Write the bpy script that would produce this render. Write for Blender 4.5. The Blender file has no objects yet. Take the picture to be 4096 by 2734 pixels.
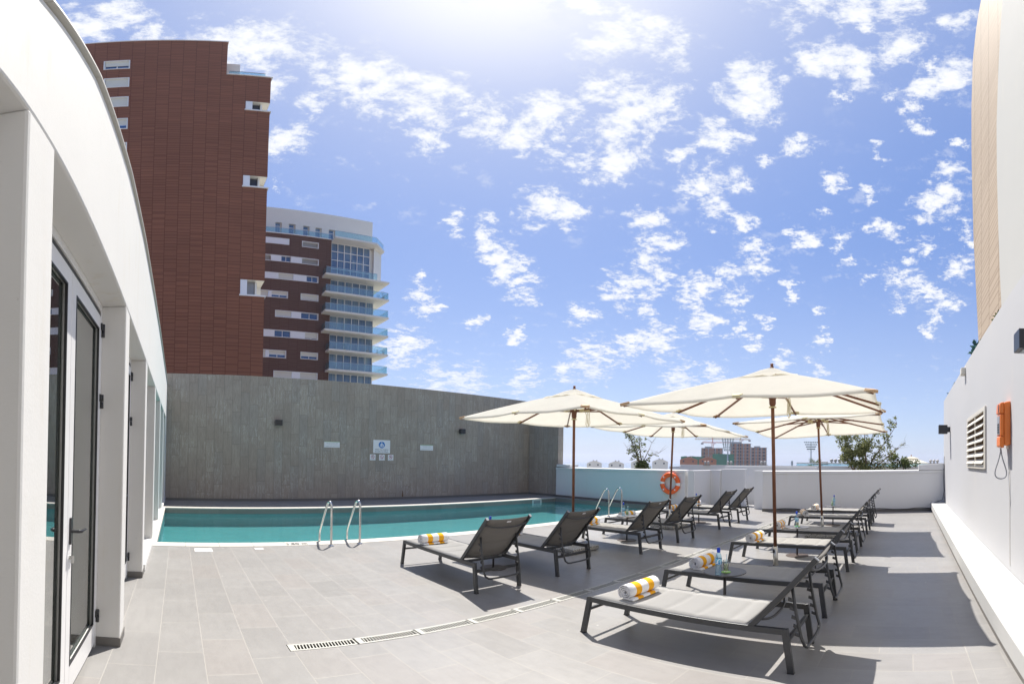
import bpy, bmesh, math, random
from mathutils import Vector, Matrix
random.seed(7)
R=math.radians
SC=bpy.context.scene
COL=SC.collection
# ------------------------------------------------------------------ camera
EYE=1.65
cd=bpy.data.cameras.new('panorama_camera'); cam=bpy.data.objects.new('panorama_camera',cd); COL.objects.link(cam)
SC.camera=cam
cd.type='PANO'; cd.panorama_type='EQUIRECTANGULAR'
FX,FY,CX,CY=1862.168,1800.0,2048.0,1817.168
cd.longitude_min=-CX/FX; cd.longitude_max=(4096-CX)/FX
cd.latitude_max=CY/FY; cd.latitude_min=-(2734-CY)/FY
cd.clip_start=0.02; cd.clip_end=20000
YAW,PITCH,ROLL=0.71699,0.011336,0.016232
cam.matrix_world=(Matrix.Translation((0,0,EYE))@Matrix.Rotation(-YAW,4,'Z')@Matrix.Rotation(PITCH,4,'X')
                  @Matrix.Rotation(-ROLL,4,'Y')@Matrix.Rotation(R(90),4,'X'))
# ------------------------------------------------------------------ view, sun
SC.view_settings.view_transform='Standard'; SC.view_settings.look='None'
SC.view_settings.exposure=1.05; SC.view_settings.gamma=1
SC.render.engine='CYCLES'
SC.cycles.use_denoising=True
SC.cycles.caustics_reflective=False; SC.cycles.caustics_refractive=False
SC.cycles.max_bounces=8; SC.cycles.transparent_max_bounces=16
SC.cycles.sample_clamp_indirect=6
SUN=Vector((0.33,0.43,1.0)).normalized()
SUN_EL=math.asin(SUN.z); SUN_AZ=math.atan2(SUN.x,SUN.y)
sd=bpy.data.lights.new('sun','SUN'); so=bpy.data.objects.new('sun',sd); COL.objects.link(so)
sd.energy=4.0; sd.angle=R(0.55); sd.color=(1.0,0.955,0.88)
so.rotation_euler=SUN.to_track_quat('Z','Y').to_euler(); so.location=(20,30,60)
# ------------------------------------------------------------------ node helper
class NT:
    def __init__(s,t): s.t=t; s.n=t.nodes; s.l=t.links
    def new(s,k,**kw):
        n=s.n.new(k)
        for a,b in kw.items(): setattr(n,a,b)
        return n
    def put(s,sock,v):
        if isinstance(v,bpy.types.NodeSocket): s.l.new(v,sock)
        elif v is not None: sock.default_value=v
    def m(s,op,a,b=None,c=None,clamp=False):
        n=s.new('ShaderNodeMath',operation=op,use_clamp=clamp)
        s.put(n.inputs[0],a)
        if b is not None: s.put(n.inputs[1],b)
        if c is not None: s.put(n.inputs[2],c)
        return n.outputs[0]
    def v(s,op,a,b=None,out=0):
        n=s.new('ShaderNodeVectorMath',operation=op)
        s.put(n.inputs[0],a)
        if b is not None: s.put(n.inputs[1],b)
        return n.outputs[out]
    def scale(s,a,k):
        n=s.new('ShaderNodeVectorMath',operation='SCALE'); s.put(n.inputs[0],a); s.put(n.inputs[3],k); return n.outputs[0]
    def comb(s,x,y,z):
        n=s.new('ShaderNodeCombineXYZ')
        for i,q in enumerate((x,y,z)): s.put(n.inputs[i],q)
        return n.outputs[0]
    def sep(s,v):
        n=s.new('ShaderNodeSeparateXYZ'); s.put(n.inputs[0],v); return n.outputs
    def noise(s,vec,scale=5,detail=4,rough=.55,dist=0,out=0):
        n=s.new('ShaderNodeTexNoise'); s.put(n.inputs['Vector'],vec)
        n.inputs['Scale'].default_value=scale; n.inputs['Detail'].default_value=detail
        n.inputs['Roughness'].default_value=rough; n.inputs['Distortion'].default_value=dist
        return n.outputs[out]
    def white(s,vec):
        n=s.new('ShaderNodeTexWhiteNoise'); n.noise_dimensions='3D'; s.put(n.inputs['Vector'],vec); return n.outputs
    def ramp(s,f,a,b,lo=0.,hi=1.,smooth=True):
        n=s.new('ShaderNodeMapRange'); n.interpolation_type='SMOOTHSTEP' if smooth else 'LINEAR'
        s.put(n.inputs[0],f); s.put(n.inputs[1],a); s.put(n.inputs[2],b); s.put(n.inputs[3],lo); s.put(n.inputs[4],hi)
        return n.outputs[0]
    def mix(s,f,a,b,mode='MIX'):
        n=s.new('ShaderNodeMix',data_type='RGBA',blend_type=mode); s.put(n.inputs[0],f)
        for i,q in ((6,a),(7,b)):
            if isinstance(q,(tuple,list)) and len(q)==3: q=(*q,1)
            s.put(n.inputs[i],q)
        return n.outputs[2]
    def schlick(s,f0=.04,p=5.,normal=None):
        n=s.new('ShaderNodeLayerWeight'); n.inputs[0].default_value=.5
        if normal is not None: s.put(n.inputs['Normal'],normal)
        return s.m('MULTIPLY_ADD',s.m('POWER',n.outputs['Facing'],p),1-f0,f0,clamp=True)
    def bump(s,h,strength=.3,dist=.01):
        n=s.new('ShaderNodeBump'); n.inputs['Strength'].default_value=strength; n.inputs['Distance'].default_value=dist
        s.put(n.inputs['Height'],h); return n.outputs[0]
# ------------------------------------------------------------------ world: nishita sky with altocumulus
def pxdir(x,y):
    x*=1.7437; y*=1.7437
    az=(x-CX)/FX; el=(CY-y)/FY
    d=Vector((math.sin(az)*math.cos(el),math.cos(az)*math.cos(el),math.sin(el)))
    return Matrix.Rotation(-YAW,3,'Z')@Matrix.Rotation(PITCH,3,'X')@Matrix.Rotation(-ROLL,3,'Y')@d
# cloud positions read as compass directions (they hang in the sky, so they are the same from any spot)
CLOUDS=[(470,95,55),(550,105,60),(630,120,62),(715,130,45),(370,72,38),(200,60,40),(270,40,36),(810,180,58),(890,195,62),(970,212,56),(1045,240,38),
(645,330,42),(625,205,48),(700,235,36),(985,285,38),(990,325,34),(940,265,24),(1110,292,44),(1195,288,40),(1250,265,42),(1230,322,44),(1300,312,24),
(1400,60,72),(1380,25,55),(1330,15,40),(1450,35,45),(1385,200,44),(1440,180,42),(1475,230,56),(1425,275,44),(1525,222,40),(1540,115,42),(1500,80,34),
(1420,345,64),(1405,395,46),(1340,300,28),(1735,200,50),(1718,252,46),(1790,197,26),(1890,150,46),(1950,160,42),(2045,125,42),(1860,128,24),(2180,190,44),(2135,197,34),
(1620,415,46),(1638,470,36),(1610,392,24),(1690,430,22),(1570,358,22),(1235,480,46),(1290,480,42),(1320,480,26),(1830,332,28),(1620,300,38),(1660,305,26),
(1110,540,30),(1140,580,40),(1180,622,36),(1200,668,30),(1040,505,22),(970,675,32),(990,695,26),(965,640,16),
(1480,505,36),(1510,550,40),(1482,600,40),(1448,650,46),(1432,690,28),(1500,640,30),(1490,720,22),(1735,570,32),(1715,612,36),(1620,652,38),(1580,680,34),(1690,682,26),(1660,645,24),
(1620,745,32),(1605,718,22),(1328,720,26),(1510,780,44),(1455,790,34),(1900,410,22),(1870,480,16),(1912,550,16),(1838,545,24),(1950,590,16),(2170,392,34),(2165,470,40),(2135,500,28),
(2200,612,32),(2130,570,20),(2120,660,34),(2060,640,30),(2170,690,30),(2050,540,24),(2010,520,20),(2025,360,18),(2010,330,16),(2110,240,20),(2180,62,26),(2040,8,36),(1830,10,44),(1950,20,34),
(2120,290,18),(1880,780,18),(1762,740,16),(1700,507,22),(925,800,46),(1000,885,40),(1065,880,44),(1345,830,44),(1385,812,28),(1560,870,42),(1200,870,34),(1290,850,26),
(1640,860,30),(1180,770,22),(1095,740,20),(2200,320,14),(1990,450,20),(1940,230,16),(2060,205,16),(1975,70,18),(2130,150,14),(1755,380,18),(1810,660,16),(1725,780,20),(630,340,30),(620,420,14),(1690,745,18),
(2090,600,22),(2230,540,20),(1985,640,14),(1875,715,14),(2140,740,20),(2060,700,16),(1790,830,24),(1880,840,20)]
W=bpy.data.worlds.new("World"); SC.world=W; W.use_nodes=True
w=NT(W.node_tree); w.n.clear()
tc=w.new('ShaderNodeTexCoord').outputs['Generated']
sky=w.new('ShaderNodeTexSky'); sky.sky_type='NISHITA'; sky.sun_disc=False
sky.sun_elevation=SUN_EL; sky.sun_rotation=SUN_AZ; sky.air_density=1.0; sky.dust_density=0.6; sky.ozone_density=2.2
dn=w.v('NORMALIZE',tc); sx,sy,sz=w.sep(dn)
hz=w.m('ADD',w.m('MAXIMUM',sz,0.0),0.16)
pl=w.comb(w.m('DIVIDE',sx,hz),w.m('DIVIDE',sy,hz),0.0)
wv=w.noise(pl,5.5,9,.74,out=1)
warp=w.scale(w.v('SUBTRACT',wv,(0.5,0.5,0.5)),0.15)
wd=w.v('ADD',dn,warp)
acc=None
for (x,y,r) in CLOUDS:
    c=pxdir(x,y); rr=r*1.7437/FX*1.55
    d=w.v('DISTANCE',wd,tuple(c),out=1)
    f=w.m('MULTIPLY_ADD',d,-1/rr,1.0)
    acc=f if acc is None else w.m('MAXIMUM',acc,f)
fb=w.noise(pl,9.5,10,.74,.3); fb2=w.noise(pl,30,5,.65)
small=w.m('MULTIPLY',w.ramp(w.noise(pl,1.1,2,.5),.40,.60),w.ramp(w.noise(pl,11,9,.70),.55,.68))
dens=w.m('ADD',w.m('MAXIMUM',acc,-0.6),w.m('MULTIPLY_ADD',fb,3.4,-1.92))
dens=w.m('ADD',dens,w.m('MULTIPLY_ADD',fb2,1.5,-0.75))
cov=w.ramp(dens,-0.05,0.60)
cov=w.m('MAXIMUM',cov,w.m('MULTIPLY',small,0.5))
cov=w.m('MULTIPLY',cov,w.ramp(sz,0.0,0.30,0.30,0.97))
sdot=w.m('MAXIMUM',w.v('DOT_PRODUCT',dn,tuple(SUN),out=1),0.0)
glow=w.m('POWER',sdot,60.0); glow2=w.m('POWER',sdot,8.5)
skyc=w.mix(1.0,sky.outputs[0],(0.90,0.93,1.02),'MULTIPLY')
grad=w.mix(w.ramp(sz,0.0,0.55),(2.75,3.25,4.7),(1.02,1.82,4.25))
skyc=w.mix(0.65,skyc,grad)
skyc=w.mix(w.m('MULTIPLY',glow2,0.62),skyc,(4.1,4.35,5.2))
skyc=w.mix(w.m('MULTIPLY',glow,0.9),skyc,(6.2,6.2,6.5))
ccol=w.mix(w.ramp(dens,0.1,1.3),(4.6,4.85,5.5),(6.6,6.6,6.7))
skyc=w.mix(cov,skyc,ccol)
bg=w.new('ShaderNodeBackground'); w.l.new(skyc,bg.inputs[0]); bg.inputs[1].default_value=0.085
ow=w.new('ShaderNodeOutputWorld'); w.l.new(bg.outputs[0],ow.inputs[0])
W.cycles.sampling_method='MANUAL'; W.cycles.sample_map_resolution=512
# ------------------------------------------------------------------ materials
MATS={}
def mat(name):
    m_=bpy.data.materials.new(name); m_.use_nodes=True; MATS[name]=m_
    t=NT(m_.node_tree); b=t.n['Principled BSDF']; return m_,t,b
def simple(name,col,rough=.5,metal=0,var=.06,vs=6,bump=0,bs=60,spec=None,coord='Object'):
    m_,t,b=mat(name)
    co=t.new('ShaderNodeTexCoord').outputs[coord]
    c2=tuple(max(0,q*(1-var*2.2)) for q in col); c1=tuple(min(1,q*(1+var)) for q in col)
    t.l.new(t.mix(t.noise(co,vs,5,.6),c2,c1),b.inputs['Base Color'])
    b.inputs['Roughness'].default_value=rough; b.inputs['Metallic'].default_value=metal
    if spec is not None: b.inputs['Specular IOR Level'].default_value=spec
    if bump: t.l.new(t.bump(t.noise(co,bs,4,.6),bump,.004),b.inputs['Normal'])
    return m_
def plaster(name,col,stain=.12,rough=.85,bump=.25,streak=(0.62,0.58,0.50)):
    m_,t,b=mat(name)
    co=t.new('ShaderNodeTexCoord').outputs['Object']
    x,y,z=t.sep(co)
    st=t.noise(t.comb(t.m('MULTIPLY',x,7),t.m('MULTIPLY',y,7),t.m('MULTIPLY',z,.5)),1.0,5,.65)
    blot=t.noise(co,1.3,6,.6)
    f=t.m('MULTIPLY',t.ramp(st,.5,.8),t.ramp(blot,.4,.7))
    c=t.mix(t.m('MULTIPLY',f,stain*3),(*col,1),streak)
    c=t.mix(t.m('MULTIPLY',t.ramp(t.noise(co,.7,3,.5),.35,.7),.10),c,tuple(q*.82 for q in col))
    sp=t.ramp(t.noise(co,38,2,.5),.73,.78)
    c=t.mix(t.m('MULTIPLY',sp,.3),c,(0.4,0.37,0.32))
    t.l.new(c,b.inputs['Base Color']); b.inputs['Roughness'].default_value=rough; b.inputs['Specular IOR Level'].default_value=.08
    h=t.m('ADD',t.noise(co,90,3,.6),t.m('MULTIPLY',t.noise(co,7,3,.5),1.6))
    t.l.new(t.bump(h,bump,.006),b.inputs['Normal'])
    return m_
plaster('white_render',(0.69,0.68,0.655),.40,bump=.12)
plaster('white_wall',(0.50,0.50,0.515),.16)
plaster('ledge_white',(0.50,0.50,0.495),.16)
plaster('parapet_white',(0.70,0.70,0.70),.12)
plaster('grey_render',(0.50,0.495,0.475),.2)
plaster('cream_render',(0.76,0.73,0.66),.08)
plaster('far_white',(0.85,0.79,0.68),.08)
simple('coping_stone',(0.50,0.475,0.43),.6,var=.08,vs=9,bump=.15)
simple('white_frame',(0.80,0.79,0.78),.32,var=.03)
simple('rubber_black',(0.018,0.018,0.02),.45,var=.05)
simple('black_metal',(0.022,0.023,0.026),.35,var=.05)
simple('charcoal_metal',(0.050,0.052,0.057),.38,var=.06,vs=12)
simple('table_metal',(0.085,0.080,0.082),.42,var=.06,vs=10)
simple('dark_bronze',(0.075,0.055,0.048),.45,var=.08)
simple('steel',(0.62,0.62,0.61),.14,metal=1,var=.04)
simple('brushed_steel',(0.55,0.54,0.51),.32,metal=1,var=.05)
simple('teak',(0.20,0.075,0.035),.5,var=.2,vs=18,bump=.1)
simple('brass_cream',(0.70,0.60,0.33),.5,var=.05)
simple('rope_cream',(0.72,0.64,0.40),.8,var=.06,bump=.2)
simple('pocket_tan',(0.55,0.36,0.20),.7,var=.12,vs=14)
simple('grey_skirting',(0.16,0.15,0.14),.6,var=.12,vs=14,bump=.15)
simple('orange_plastic',(0.80,0.20,0.03),.38,var=.05)
simple('orange_ring',(0.85,0.13,0.02),.4,var=.04)
simple('ring_band',(0.82,0.82,0.80),.35,var=.05)
simple('dark_plastic',(0.03,0.032,0.036),.4,var=.05)
simple('grey_plastic',(0.30,0.31,0.33),.4,var=.05)
simple('cable_black',(0.03,0.03,0.03),.5,var=.05)
simple('louvre_cream',(0.66,0.62,0.54),.5,var=.08,vs=12)
simple('sign_white',(0.80,0.80,0.82),.3,var=.02)
simple('sign_green',(0.28,0.50,0.20),.5,var=.02)
simple('sign_blue',(0.0,0.17,0.52),.4,var=.02)
simple('sign_red',(0.45,0.03,0.06),.4,var=.02)
simple('sign_text',(0.10,0.10,0.12),.6,var=.02)
simple('sign_greytext',(0.30,0.36,0.32),.6,var=.02)
simple('depth_text',(0.09,0.09,0.10),.6,var=.02)
simple('sign_symbol_white',(0.85,0.85,0.86),.4,var=.02)
simple('channel_dark',(0.05,0.045,0.035),.8,var=.2)
simple('grate_white',(0.46,0.455,0.42),.45,var=.12,vs=8)
simple('hatch_white',(0.74,0.73,0.70),.5,var=.05)
simple('cap_blue',(0.0,0.05,0.55),.3,var=.03)
simple('coaster_green',(0.30,0.62,0.08),.5,var=.05)
simple('straw_blue',(0.35,0.65,0.78),.4,var=.03)
simple('straw_red',(0.75,0.10,0.08),.4,var=.03)
simple('straw_green',(0.35,0.65,0.08),.4,var=.03)
simple('terracotta_pot',(0.45,0.25,0.17),.8,var=.08)
simple('curtain',(0.60,0.66,0.62),.9,var=.08,vs=3)
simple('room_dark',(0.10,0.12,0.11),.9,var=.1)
simple('brown_rust_and_shade',(0.16,0.09,0.04),.9,var=.2,vs=20)
simple('bark',(0.20,0.15,0.10),.9,var=.25,vs=12,bump=.4)
simple('vent_steel',(0.38,0.37,0.36),.5,metal=.3,var=.12,vs=10)
simple('crane_red',(0.55,0.22,0.14),.6,var=.1)
simple('crane_yellow',(0.55,0.42,0.18),.6,var=.1)
simple('mast_grey',(0.30,0.35,0.38),.6,var=.1)
simple('lamp_lens',(0.24,0.29,0.31),.25,var=.1)
simple('roof_tile',(0.52,0.26,0.16),.8,var=.15,vs=1.5)
simple('brick_red',(0.42,0.17,0.09),.9,var=.15,vs=.6)
simple('concrete',(0.34,0.34,0.34),.9,var=.12,vs=.6)
simple('green_net',(0.02,0.17,0.09),.9,var=.3,vs=.25)
simple('window_dark',(0.03,0.035,0.05),.3,var=.1)
simple('shutter_cream',(0.66,0.64,0.57),.6,var=.03)
simple('panel_white',(0.80,0.80,0.82),.5,var=.02)
simple('rail_steel',(0.50,0.52,0.54),.35,metal=.6,var=.05)

def granite():
    m_,t,b=mat('granite'); co=t.new('ShaderNodeTexCoord').outputs['Object']
    v=t.new('ShaderNodeTexVoronoi'); t.l.new(co,v.inputs['Vector']); v.inputs['Scale'].default_value=130
    g=t.m('MULTIPLY',t.white(v.outputs['Color'])[0],1.0)
    t.l.new(t.mix(t.ramp(g,.2,.8),(0.10,0.10,0.095),(0.62,0.60,0.56)),b.inputs['Base Color']); b.inputs['Roughness'].default_value=.4
granite()

TW,TL=0.344,0.688
def tiles(name,base,gloss=.42):
    m_,t,b=mat(name)
    geo=t.new('ShaderNodeNewGeometry').outputs['Position']
    x,y,z=t.sep(geo)
    u=t.m('DIVIDE',t.m('ADD',x,0.12),TW); row=t.m('FLOOR',u)
    off=t.m('MULTIPLY',t.m('FRACT',t.m('MULTIPLY',row,0.613)),1.0)
    v=t.m('ADD',t.m('DIVIDE',t.m('ADD',y,-3.50),TL),off); colm=t.m('FLOOR',v)
    fu=t.m('FRACT',u); fv=t.m('FRACT',v)
    du=t.m('MULTIPLY',t.m('MINIMUM',fu,t.m('SUBTRACT',1,fu)),TW)
    dv=t.m('MULTIPLY',t.m('MINIMUM',fv,t.m('SUBTRACT',1,fv)),TL)
    d=t.m('MINIMUM',du,dv)
    # the border course beside the ledge
    ydist=t.m('ABSOLUTE',t.m('ADD',y,0.455)); d=t.m('MINIMUM',d,ydist)
    grout=t.m('SUBTRACT',1.0,t.ramp(d,0.0012,0.0036))
    rnd=t.white(t.comb(row,colm,t.m('LESS_THAN',y,-0.455)))
    n1=t.noise(geo,1.6,5,.65); n2=t.noise(geo,9,6,.7); n3=t.noise(geo,160,2,.5)
    stretch=t.noise(t.v('MULTIPLY',geo,(14,3,1)),1.0,5,.7)
    c=t.mix(rnd[0],tuple(q*.93 for q in base),tuple(q*1.06 for q in base))
    c=t.mix(t.m('MULTIPLY',t.m('SUBTRACT',rnd[0],.5),.0),c,c)
    c=t.mix(t.ramp(t.sep(rnd[1])[1],.6,1.0,0.0,.55),c,tuple(q*k for q,k in zip(base,(1.04,.98,.95))))
    c=t.mix(t.ramp(n1,.35,.75,0,.30),c,tuple(min(1,q*1.30) for q in base))
    c=t.mix(t.ramp(stretch,.40,.72,0,.22),c,tuple(q*.66 for q in base))
    c=t.mix(t.ramp(n3,.35,.7,0,.25),c,tuple(q*.6 for q in base))
    spot=t.ramp(t.noise(geo,11,2,.4),.775,.79)
    c=t.mix(t.m('MULTIPLY',spot,.6),c,(0.6,0.58,0.54))
    c=t.mix(t.m('MULTIPLY',grout,.34),c,(0.46,0.43,0.37))
    t.l.new(c,b.inputs['Base Color'])
    rg=t.m('ADD',t.m('MULTIPLY',n2,.22),gloss-.10); rg=t.m('ADD',rg,t.m('MULTIPLY',grout,.3)); t.l.new(rg,b.inputs['Roughness'])
    h=t.m('ADD',t.m('MULTIPLY',grout,-1.0),t.m('MULTIPLY',n3,.25))
    h=t.m('ADD',h,t.m('MULTIPLY',n2,.3))
    t.l.new(t.bump(h,.35,.0025),b.inputs['Normal'])
tiles('floor_tiles',(0.258,0.250,0.243),.38)

def stone_cladding():
    m_,t,b=mat('stone_cladding')
    geo=t.new('ShaderNodeNewGeometry').outputs['Position']
    x,y,z=t.sep(geo); h=t.m('ADD',x,y)
    u=t.m('DIVIDE',h,0.30); row=t.m('FLOOR',u)
    v=t.m('ADD',t.m('DIVIDE',z,1.15),t.m('FRACT',t.m('MULTIPLY',row,0.377)))
    cell=t.comb(row,t.m('FLOOR',v),0.0); rnd=t.white(cell)
    fu=t.m('FRACT',u); fv=t.m('FRACT',v)
    d=t.m('MINIMUM',t.m('MULTIPLY',t.m('MINIMUM',fu,t.m('SUBTRACT',1,fu)),.30),t.m('MULTIPLY',t.m('MINIMUM',fv,t.m('SUBTRACT',1,fv)),1.15))
    seam=t.m('SUBTRACT',1.0,t.ramp(d,0.0,0.009))
    off=t.scale(rnd[1],9.0)
    p=t.v('ADD',t.comb(t.m('MULTIPLY',h,4.6),0.0,t.m('MULTIPLY',z,.42)),off)
    n1=t.noise(p,2.4,8,.70,.9)
    veins=t.m('SUBTRACT',1.0,t.ramp(t.m('ABSOLUTE',t.m('SUBTRACT',n1,.5)),0.0,.022))
    n2=t.noise(t.v('ADD',t.comb(t.m('MULTIPLY',h,11),0.0,t.m('MULTIPLY',z,1.6)),off),2.0,6,.7,.8)
    msk=t.ramp(t.noise(t.comb(h,1.0,z),.9,3,.5),.42,.62)
    c=t.mix(rnd[0],(0.330,0.277,0.226),(0.385,0.330,0.272))
    c=t.mix(t.ramp(t.sep(rnd[1])[2],.55,1,0,.5),c,(0.300,0.280,0.252))
    c=t.mix(t.ramp(n2,.35,.7,0,.55),c,(0.205,0.176,0.148))
    c=t.mix(t.ramp(t.noise(t.v('ADD',t.comb(t.m('MULTIPLY',h,17),2.0,t.m('MULTIPLY',z,.8)),off),1.6,6,.75,1.2),.58,.75,0,.42),c,(0.66,0.63,0.57))
    c=t.mix(t.m('MULTIPLY',t.m('MULTIPLY',veins,msk),.55),c,(0.66,0.63,0.57))
    c=t.mix(t.m('MULTIPLY',seam,.65),c,(0.10,0.09,0.08))
    t.l.new(c,b.inputs['Base Color']); b.inputs['Roughness'].default_value=.55
    hh=t.m('ADD',t.m('MULTIPLY',seam,-1),t.m('MULTIPLY',n2,.5))
    t.l.new(t.bump(hh,.4,.004),b.inputs['Normal'])
stone_cladding()

def rain_tile(name,c1,c2,w_,h_,line,ox,oz,thin=.35,axis='x'):
    m_,t,b=mat(name)
    geo=t.new('ShaderNodeNewGeometry').outputs['Position']
    x,y,z=t.sep(geo)
    u=t.m('DIVIDE',t.m('SUBTRACT',x,ox),w_); row=t.m('FLOOR',u)
    v=t.m('ADD',t.m('DIVIDE',t.m('SUBTRACT',z,oz),h_),t.m('MULTIPLY',t.m('FRACT',t.m('MULTIPLY',row,.5)),.9)); cl=t.m('FLOOR',v)
    fu=t.m('FRACT',u); fv=t.m('FRACT',v); rnd=t.white(t.comb(row,cl,0.))
    seamv=t.m('SUBTRACT',1.0,t.ramp(t.m('MINIMUM',fu,t.m('SUBTRACT',1,fu)),0.,.035))
    seamh=t.m('SUBTRACT',1.0,t.ramp(t.m('MINIMUM',fv,t.m('SUBTRACT',1,fv)),0.,.07))
    # one or two extra fine grooves per panel
    g1=t.m('MULTIPLY',t.m('SUBTRACT',1.0,t.ramp(t.m('ABSOLUTE',t.m('SUBTRACT',fv,t.m('MULTIPLY_ADD',rnd[0],.5,.2))),.02,.06)),t.m('GREATER_THAN',t.sep(rnd[1])[0],.35))
    g2=t.m('MULTIPLY',t.m('SUBTRACT',1.0,t.ramp(t.m('ABSOLUTE',t.m('SUBTRACT',fv,t.m('MULTIPLY_ADD',rnd[0],.4,.42))),.02,.06)),t.m('GREATER_THAN',t.sep(rnd[1])[1],.6))
    c=t.mix(rnd[0],c1,c2)
    c=t.mix(t.ramp(t.noise(geo,.25,3,.5),.4,.6,0,.35),c,tuple(q*.86 for q in c1))
    c=t.mix(t.m('MULTIPLY',t.m('MAXIMUM',g1,g2),thin),c,line)
    c=t.mix(t.m('MULTIPLY',t.m('MAXIMUM',seamv,seamh),.75),c,line)
    t.l.new(c,b.inputs['Base Color']); b.inputs['Roughness'].default_value=.7; b.inputs['Specular IOR Level'].default_value=.15
    return m_
rain_tile('tower_red',(0.228,0.093,0.056),(0.256,0.105,0.063),0.907,0.56,(0.07,0.024,0.016),-4.04,0,.55)
rain_tile('tower_brown',(0.122,0.064,0.050),(0.138,0.072,0.056),1.22,0.58,(0.065,0.025,0.02),10.0,0,.35)
rain_tile('beige_tile',(0.44,0.35,0.265),(0.47,0.375,0.285),1.25,0.34,(0.16,0.11,0.07),0,0,.5)

def glass_mat(name,tint=(0.55,0.72,0.78),opac=.35,rough=0.02,f0=.05,pw=4.5):
    # clear pane seen through, tinted, with a fresnel reflection
    m_=bpy.data.materials.new(name); m_.use_nodes=True; MATS[name]=m_; t=NT(m_.node_tree); t.n.clear()
    tr=t.new('ShaderNodeBsdfTransparent'); tr.inputs[0].default_value=(*tint,1)
    gl=t.new('ShaderNodeBsdfGlossy'); gl.inputs['Roughness'].default_value=rough
    df=t.new('ShaderNodeBsdfDiffuse'); df.inputs[0].default_value=(*tint,1)
    m1=t.new('ShaderNodeMixShader'); m1.inputs[0].default_value=opac; t.l.new(tr.outputs[0],m1.inputs[1]); t.l.new(df.outputs[0],m1.inputs[2])
    m2=t.new('ShaderNodeMixShader'); f=t.schlick(f0,pw); t.l.new(f,m2.inputs[0]); t.l.new(m1.outputs[0],m2.inputs[1]); t.l.new(gl.outputs[0],m2.inputs[2])
    o=t.new('ShaderNodeOutputMaterial'); t.l.new(m2.outputs[0],o.inputs[0]); return m_
glass_mat('door_glass',(0.80,0.90,0.86),.0,.01,.30,2.0)
glass_mat('rail_glass',(0.72,0.88,0.92),.07,.02,.08)
glass_mat('clear_glass',(0.95,0.97,0.97),.02)
glass_mat('bottle_plastic',(0.72,0.88,0.96),.10,.05)
glass_mat('juice_pale',(0.86,0.84,0.66),.25)
glass_mat('juice_green',(0.62,0.82,0.55),.45)
glass_mat('juice_orange',(0.90,0.45,0.02),.70)
simple('tower_window',(0.035,0.10,0.26),.12,var=.3,vs=1.2,spec=.8)
simple('bay_window',(0.05,0.13,0.27),.15,var=.4,vs=.9,spec=.8)
def curtain_window():
    m_,t,b=mat('curtained_window'); geo=t.new('ShaderNodeNewGeometry').outputs['Position']; x,y,z=t.sep(geo)
    fold=t.noise(t.comb(t.m('MULTIPLY',x,5.5),0.,t.m('MULTIPLY',z,.12)),1.,3,.6)
    c=t.mix(t.ramp(fold,.35,.65),(0.07,0.16,0.30),(0.26,0.34,0.38))
    big=t.white(t.comb(t.m('FLOOR',t.m('DIVIDE',x,.93)),t.m('FLOOR',t.m('DIVIDE',z,2.8)),0.))
    c=t.mix(t.m('MULTIPLY',big[0],.75),c,(0.04,0.10,0.22))
    t.l.new(c,b.inputs['Base Color']); b.inputs['Roughness'].default_value=.12; b.inputs['Specular IOR Level'].default_value=.8
curtain_window()

def fabric(name,col,transl=0.,weave=900,var=.05,seam=True):
    m_=bpy.data.materials.new(name); m_.use_nodes=True; MATS[name]=m_; t=NT(m_.node_tree); t.n.clear()
    co=t.new('ShaderNodeTexCoord').outputs['Object']
    n=t.noise(co,3,4,.6); c=t.mix(n,tuple(q*(1-var*2) for q in col),tuple(min(1,q*(1+var)) for q in col))
    df=t.new('ShaderNodeBsdfDiffuse'); t.l.new(c,df.inputs[0]); df.inputs['Roughness'].default_value=.6
    bp=t.bump(t.m('ADD',t.m('MULTIPLY',t.noise(co,weave,2,.5),.2),t.noise(co,14,4,.6)),.3,.004); t.l.new(bp,df.inputs['Normal'])
    out=df.outputs[0]
    if transl:
        tl=t.new('ShaderNodeBsdfTranslucent'); t.l.new(c,tl.inputs[0])
        mx=t.new('ShaderNodeMixShader'); mx.inputs[0].default_value=transl; t.l.new(out,mx.inputs[1]); t.l.new(tl.outputs[0],mx.inputs[2]); out=mx.outputs[0]
    o=t.new('ShaderNodeOutputMaterial'); t.l.new(out,o.inputs[0]); return m_
fabric('canopy_cream',(0.90,0.865,0.76),.30)
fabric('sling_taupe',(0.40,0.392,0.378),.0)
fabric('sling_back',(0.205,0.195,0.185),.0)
def towel_mat():
    m_,t,b=mat('towel_striped'); co=t.new('ShaderNodeTexCoord').outputs['Object']; x,y,z=t.sep(co)
    # two golden stripes across the roll, length -0.23..0.23
    ax=t.m('ABSOLUTE',x); s=t.m('MULTIPLY',t.m('GREATER_THAN',ax,.052),t.m('LESS_THAN',ax,.135))
    c=t.mix(s,(0.80,0.80,0.82),(0.85,0.42,0.03)); t.l.new(c,b.inputs['Base Color']); b.inputs['Roughness'].default_value=.95
    b.inputs['Specular IOR Level'].default_value=.1
    t.l.new(t.bump(t.noise(co,220,3,.6),.6,.004),b.inputs['Normal'])
towel_mat()
simple('towel_white',(0.80,0.80,0.82),.95,var=.03,bump=.5,bs=220,spec=.1)
def label_mat():
    m_,t,b=mat('bottle_label'); co=t.new('ShaderNodeTexCoord').outputs['Object']; x,y,z=t.sep(co)
    n=t.noise(co,70,2,.5)
    c=t.mix(t.ramp(z,.120,.150),(0.02,0.22,0.55),(0.10,0.50,0.75)); c=t.mix(t.ramp(n,.52,.56),c,(0.75,0.85,0.9))
    t.l.new(c,b.inputs['Base Color']); b.inputs['Roughness'].default_value=.3
label_mat()
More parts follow.
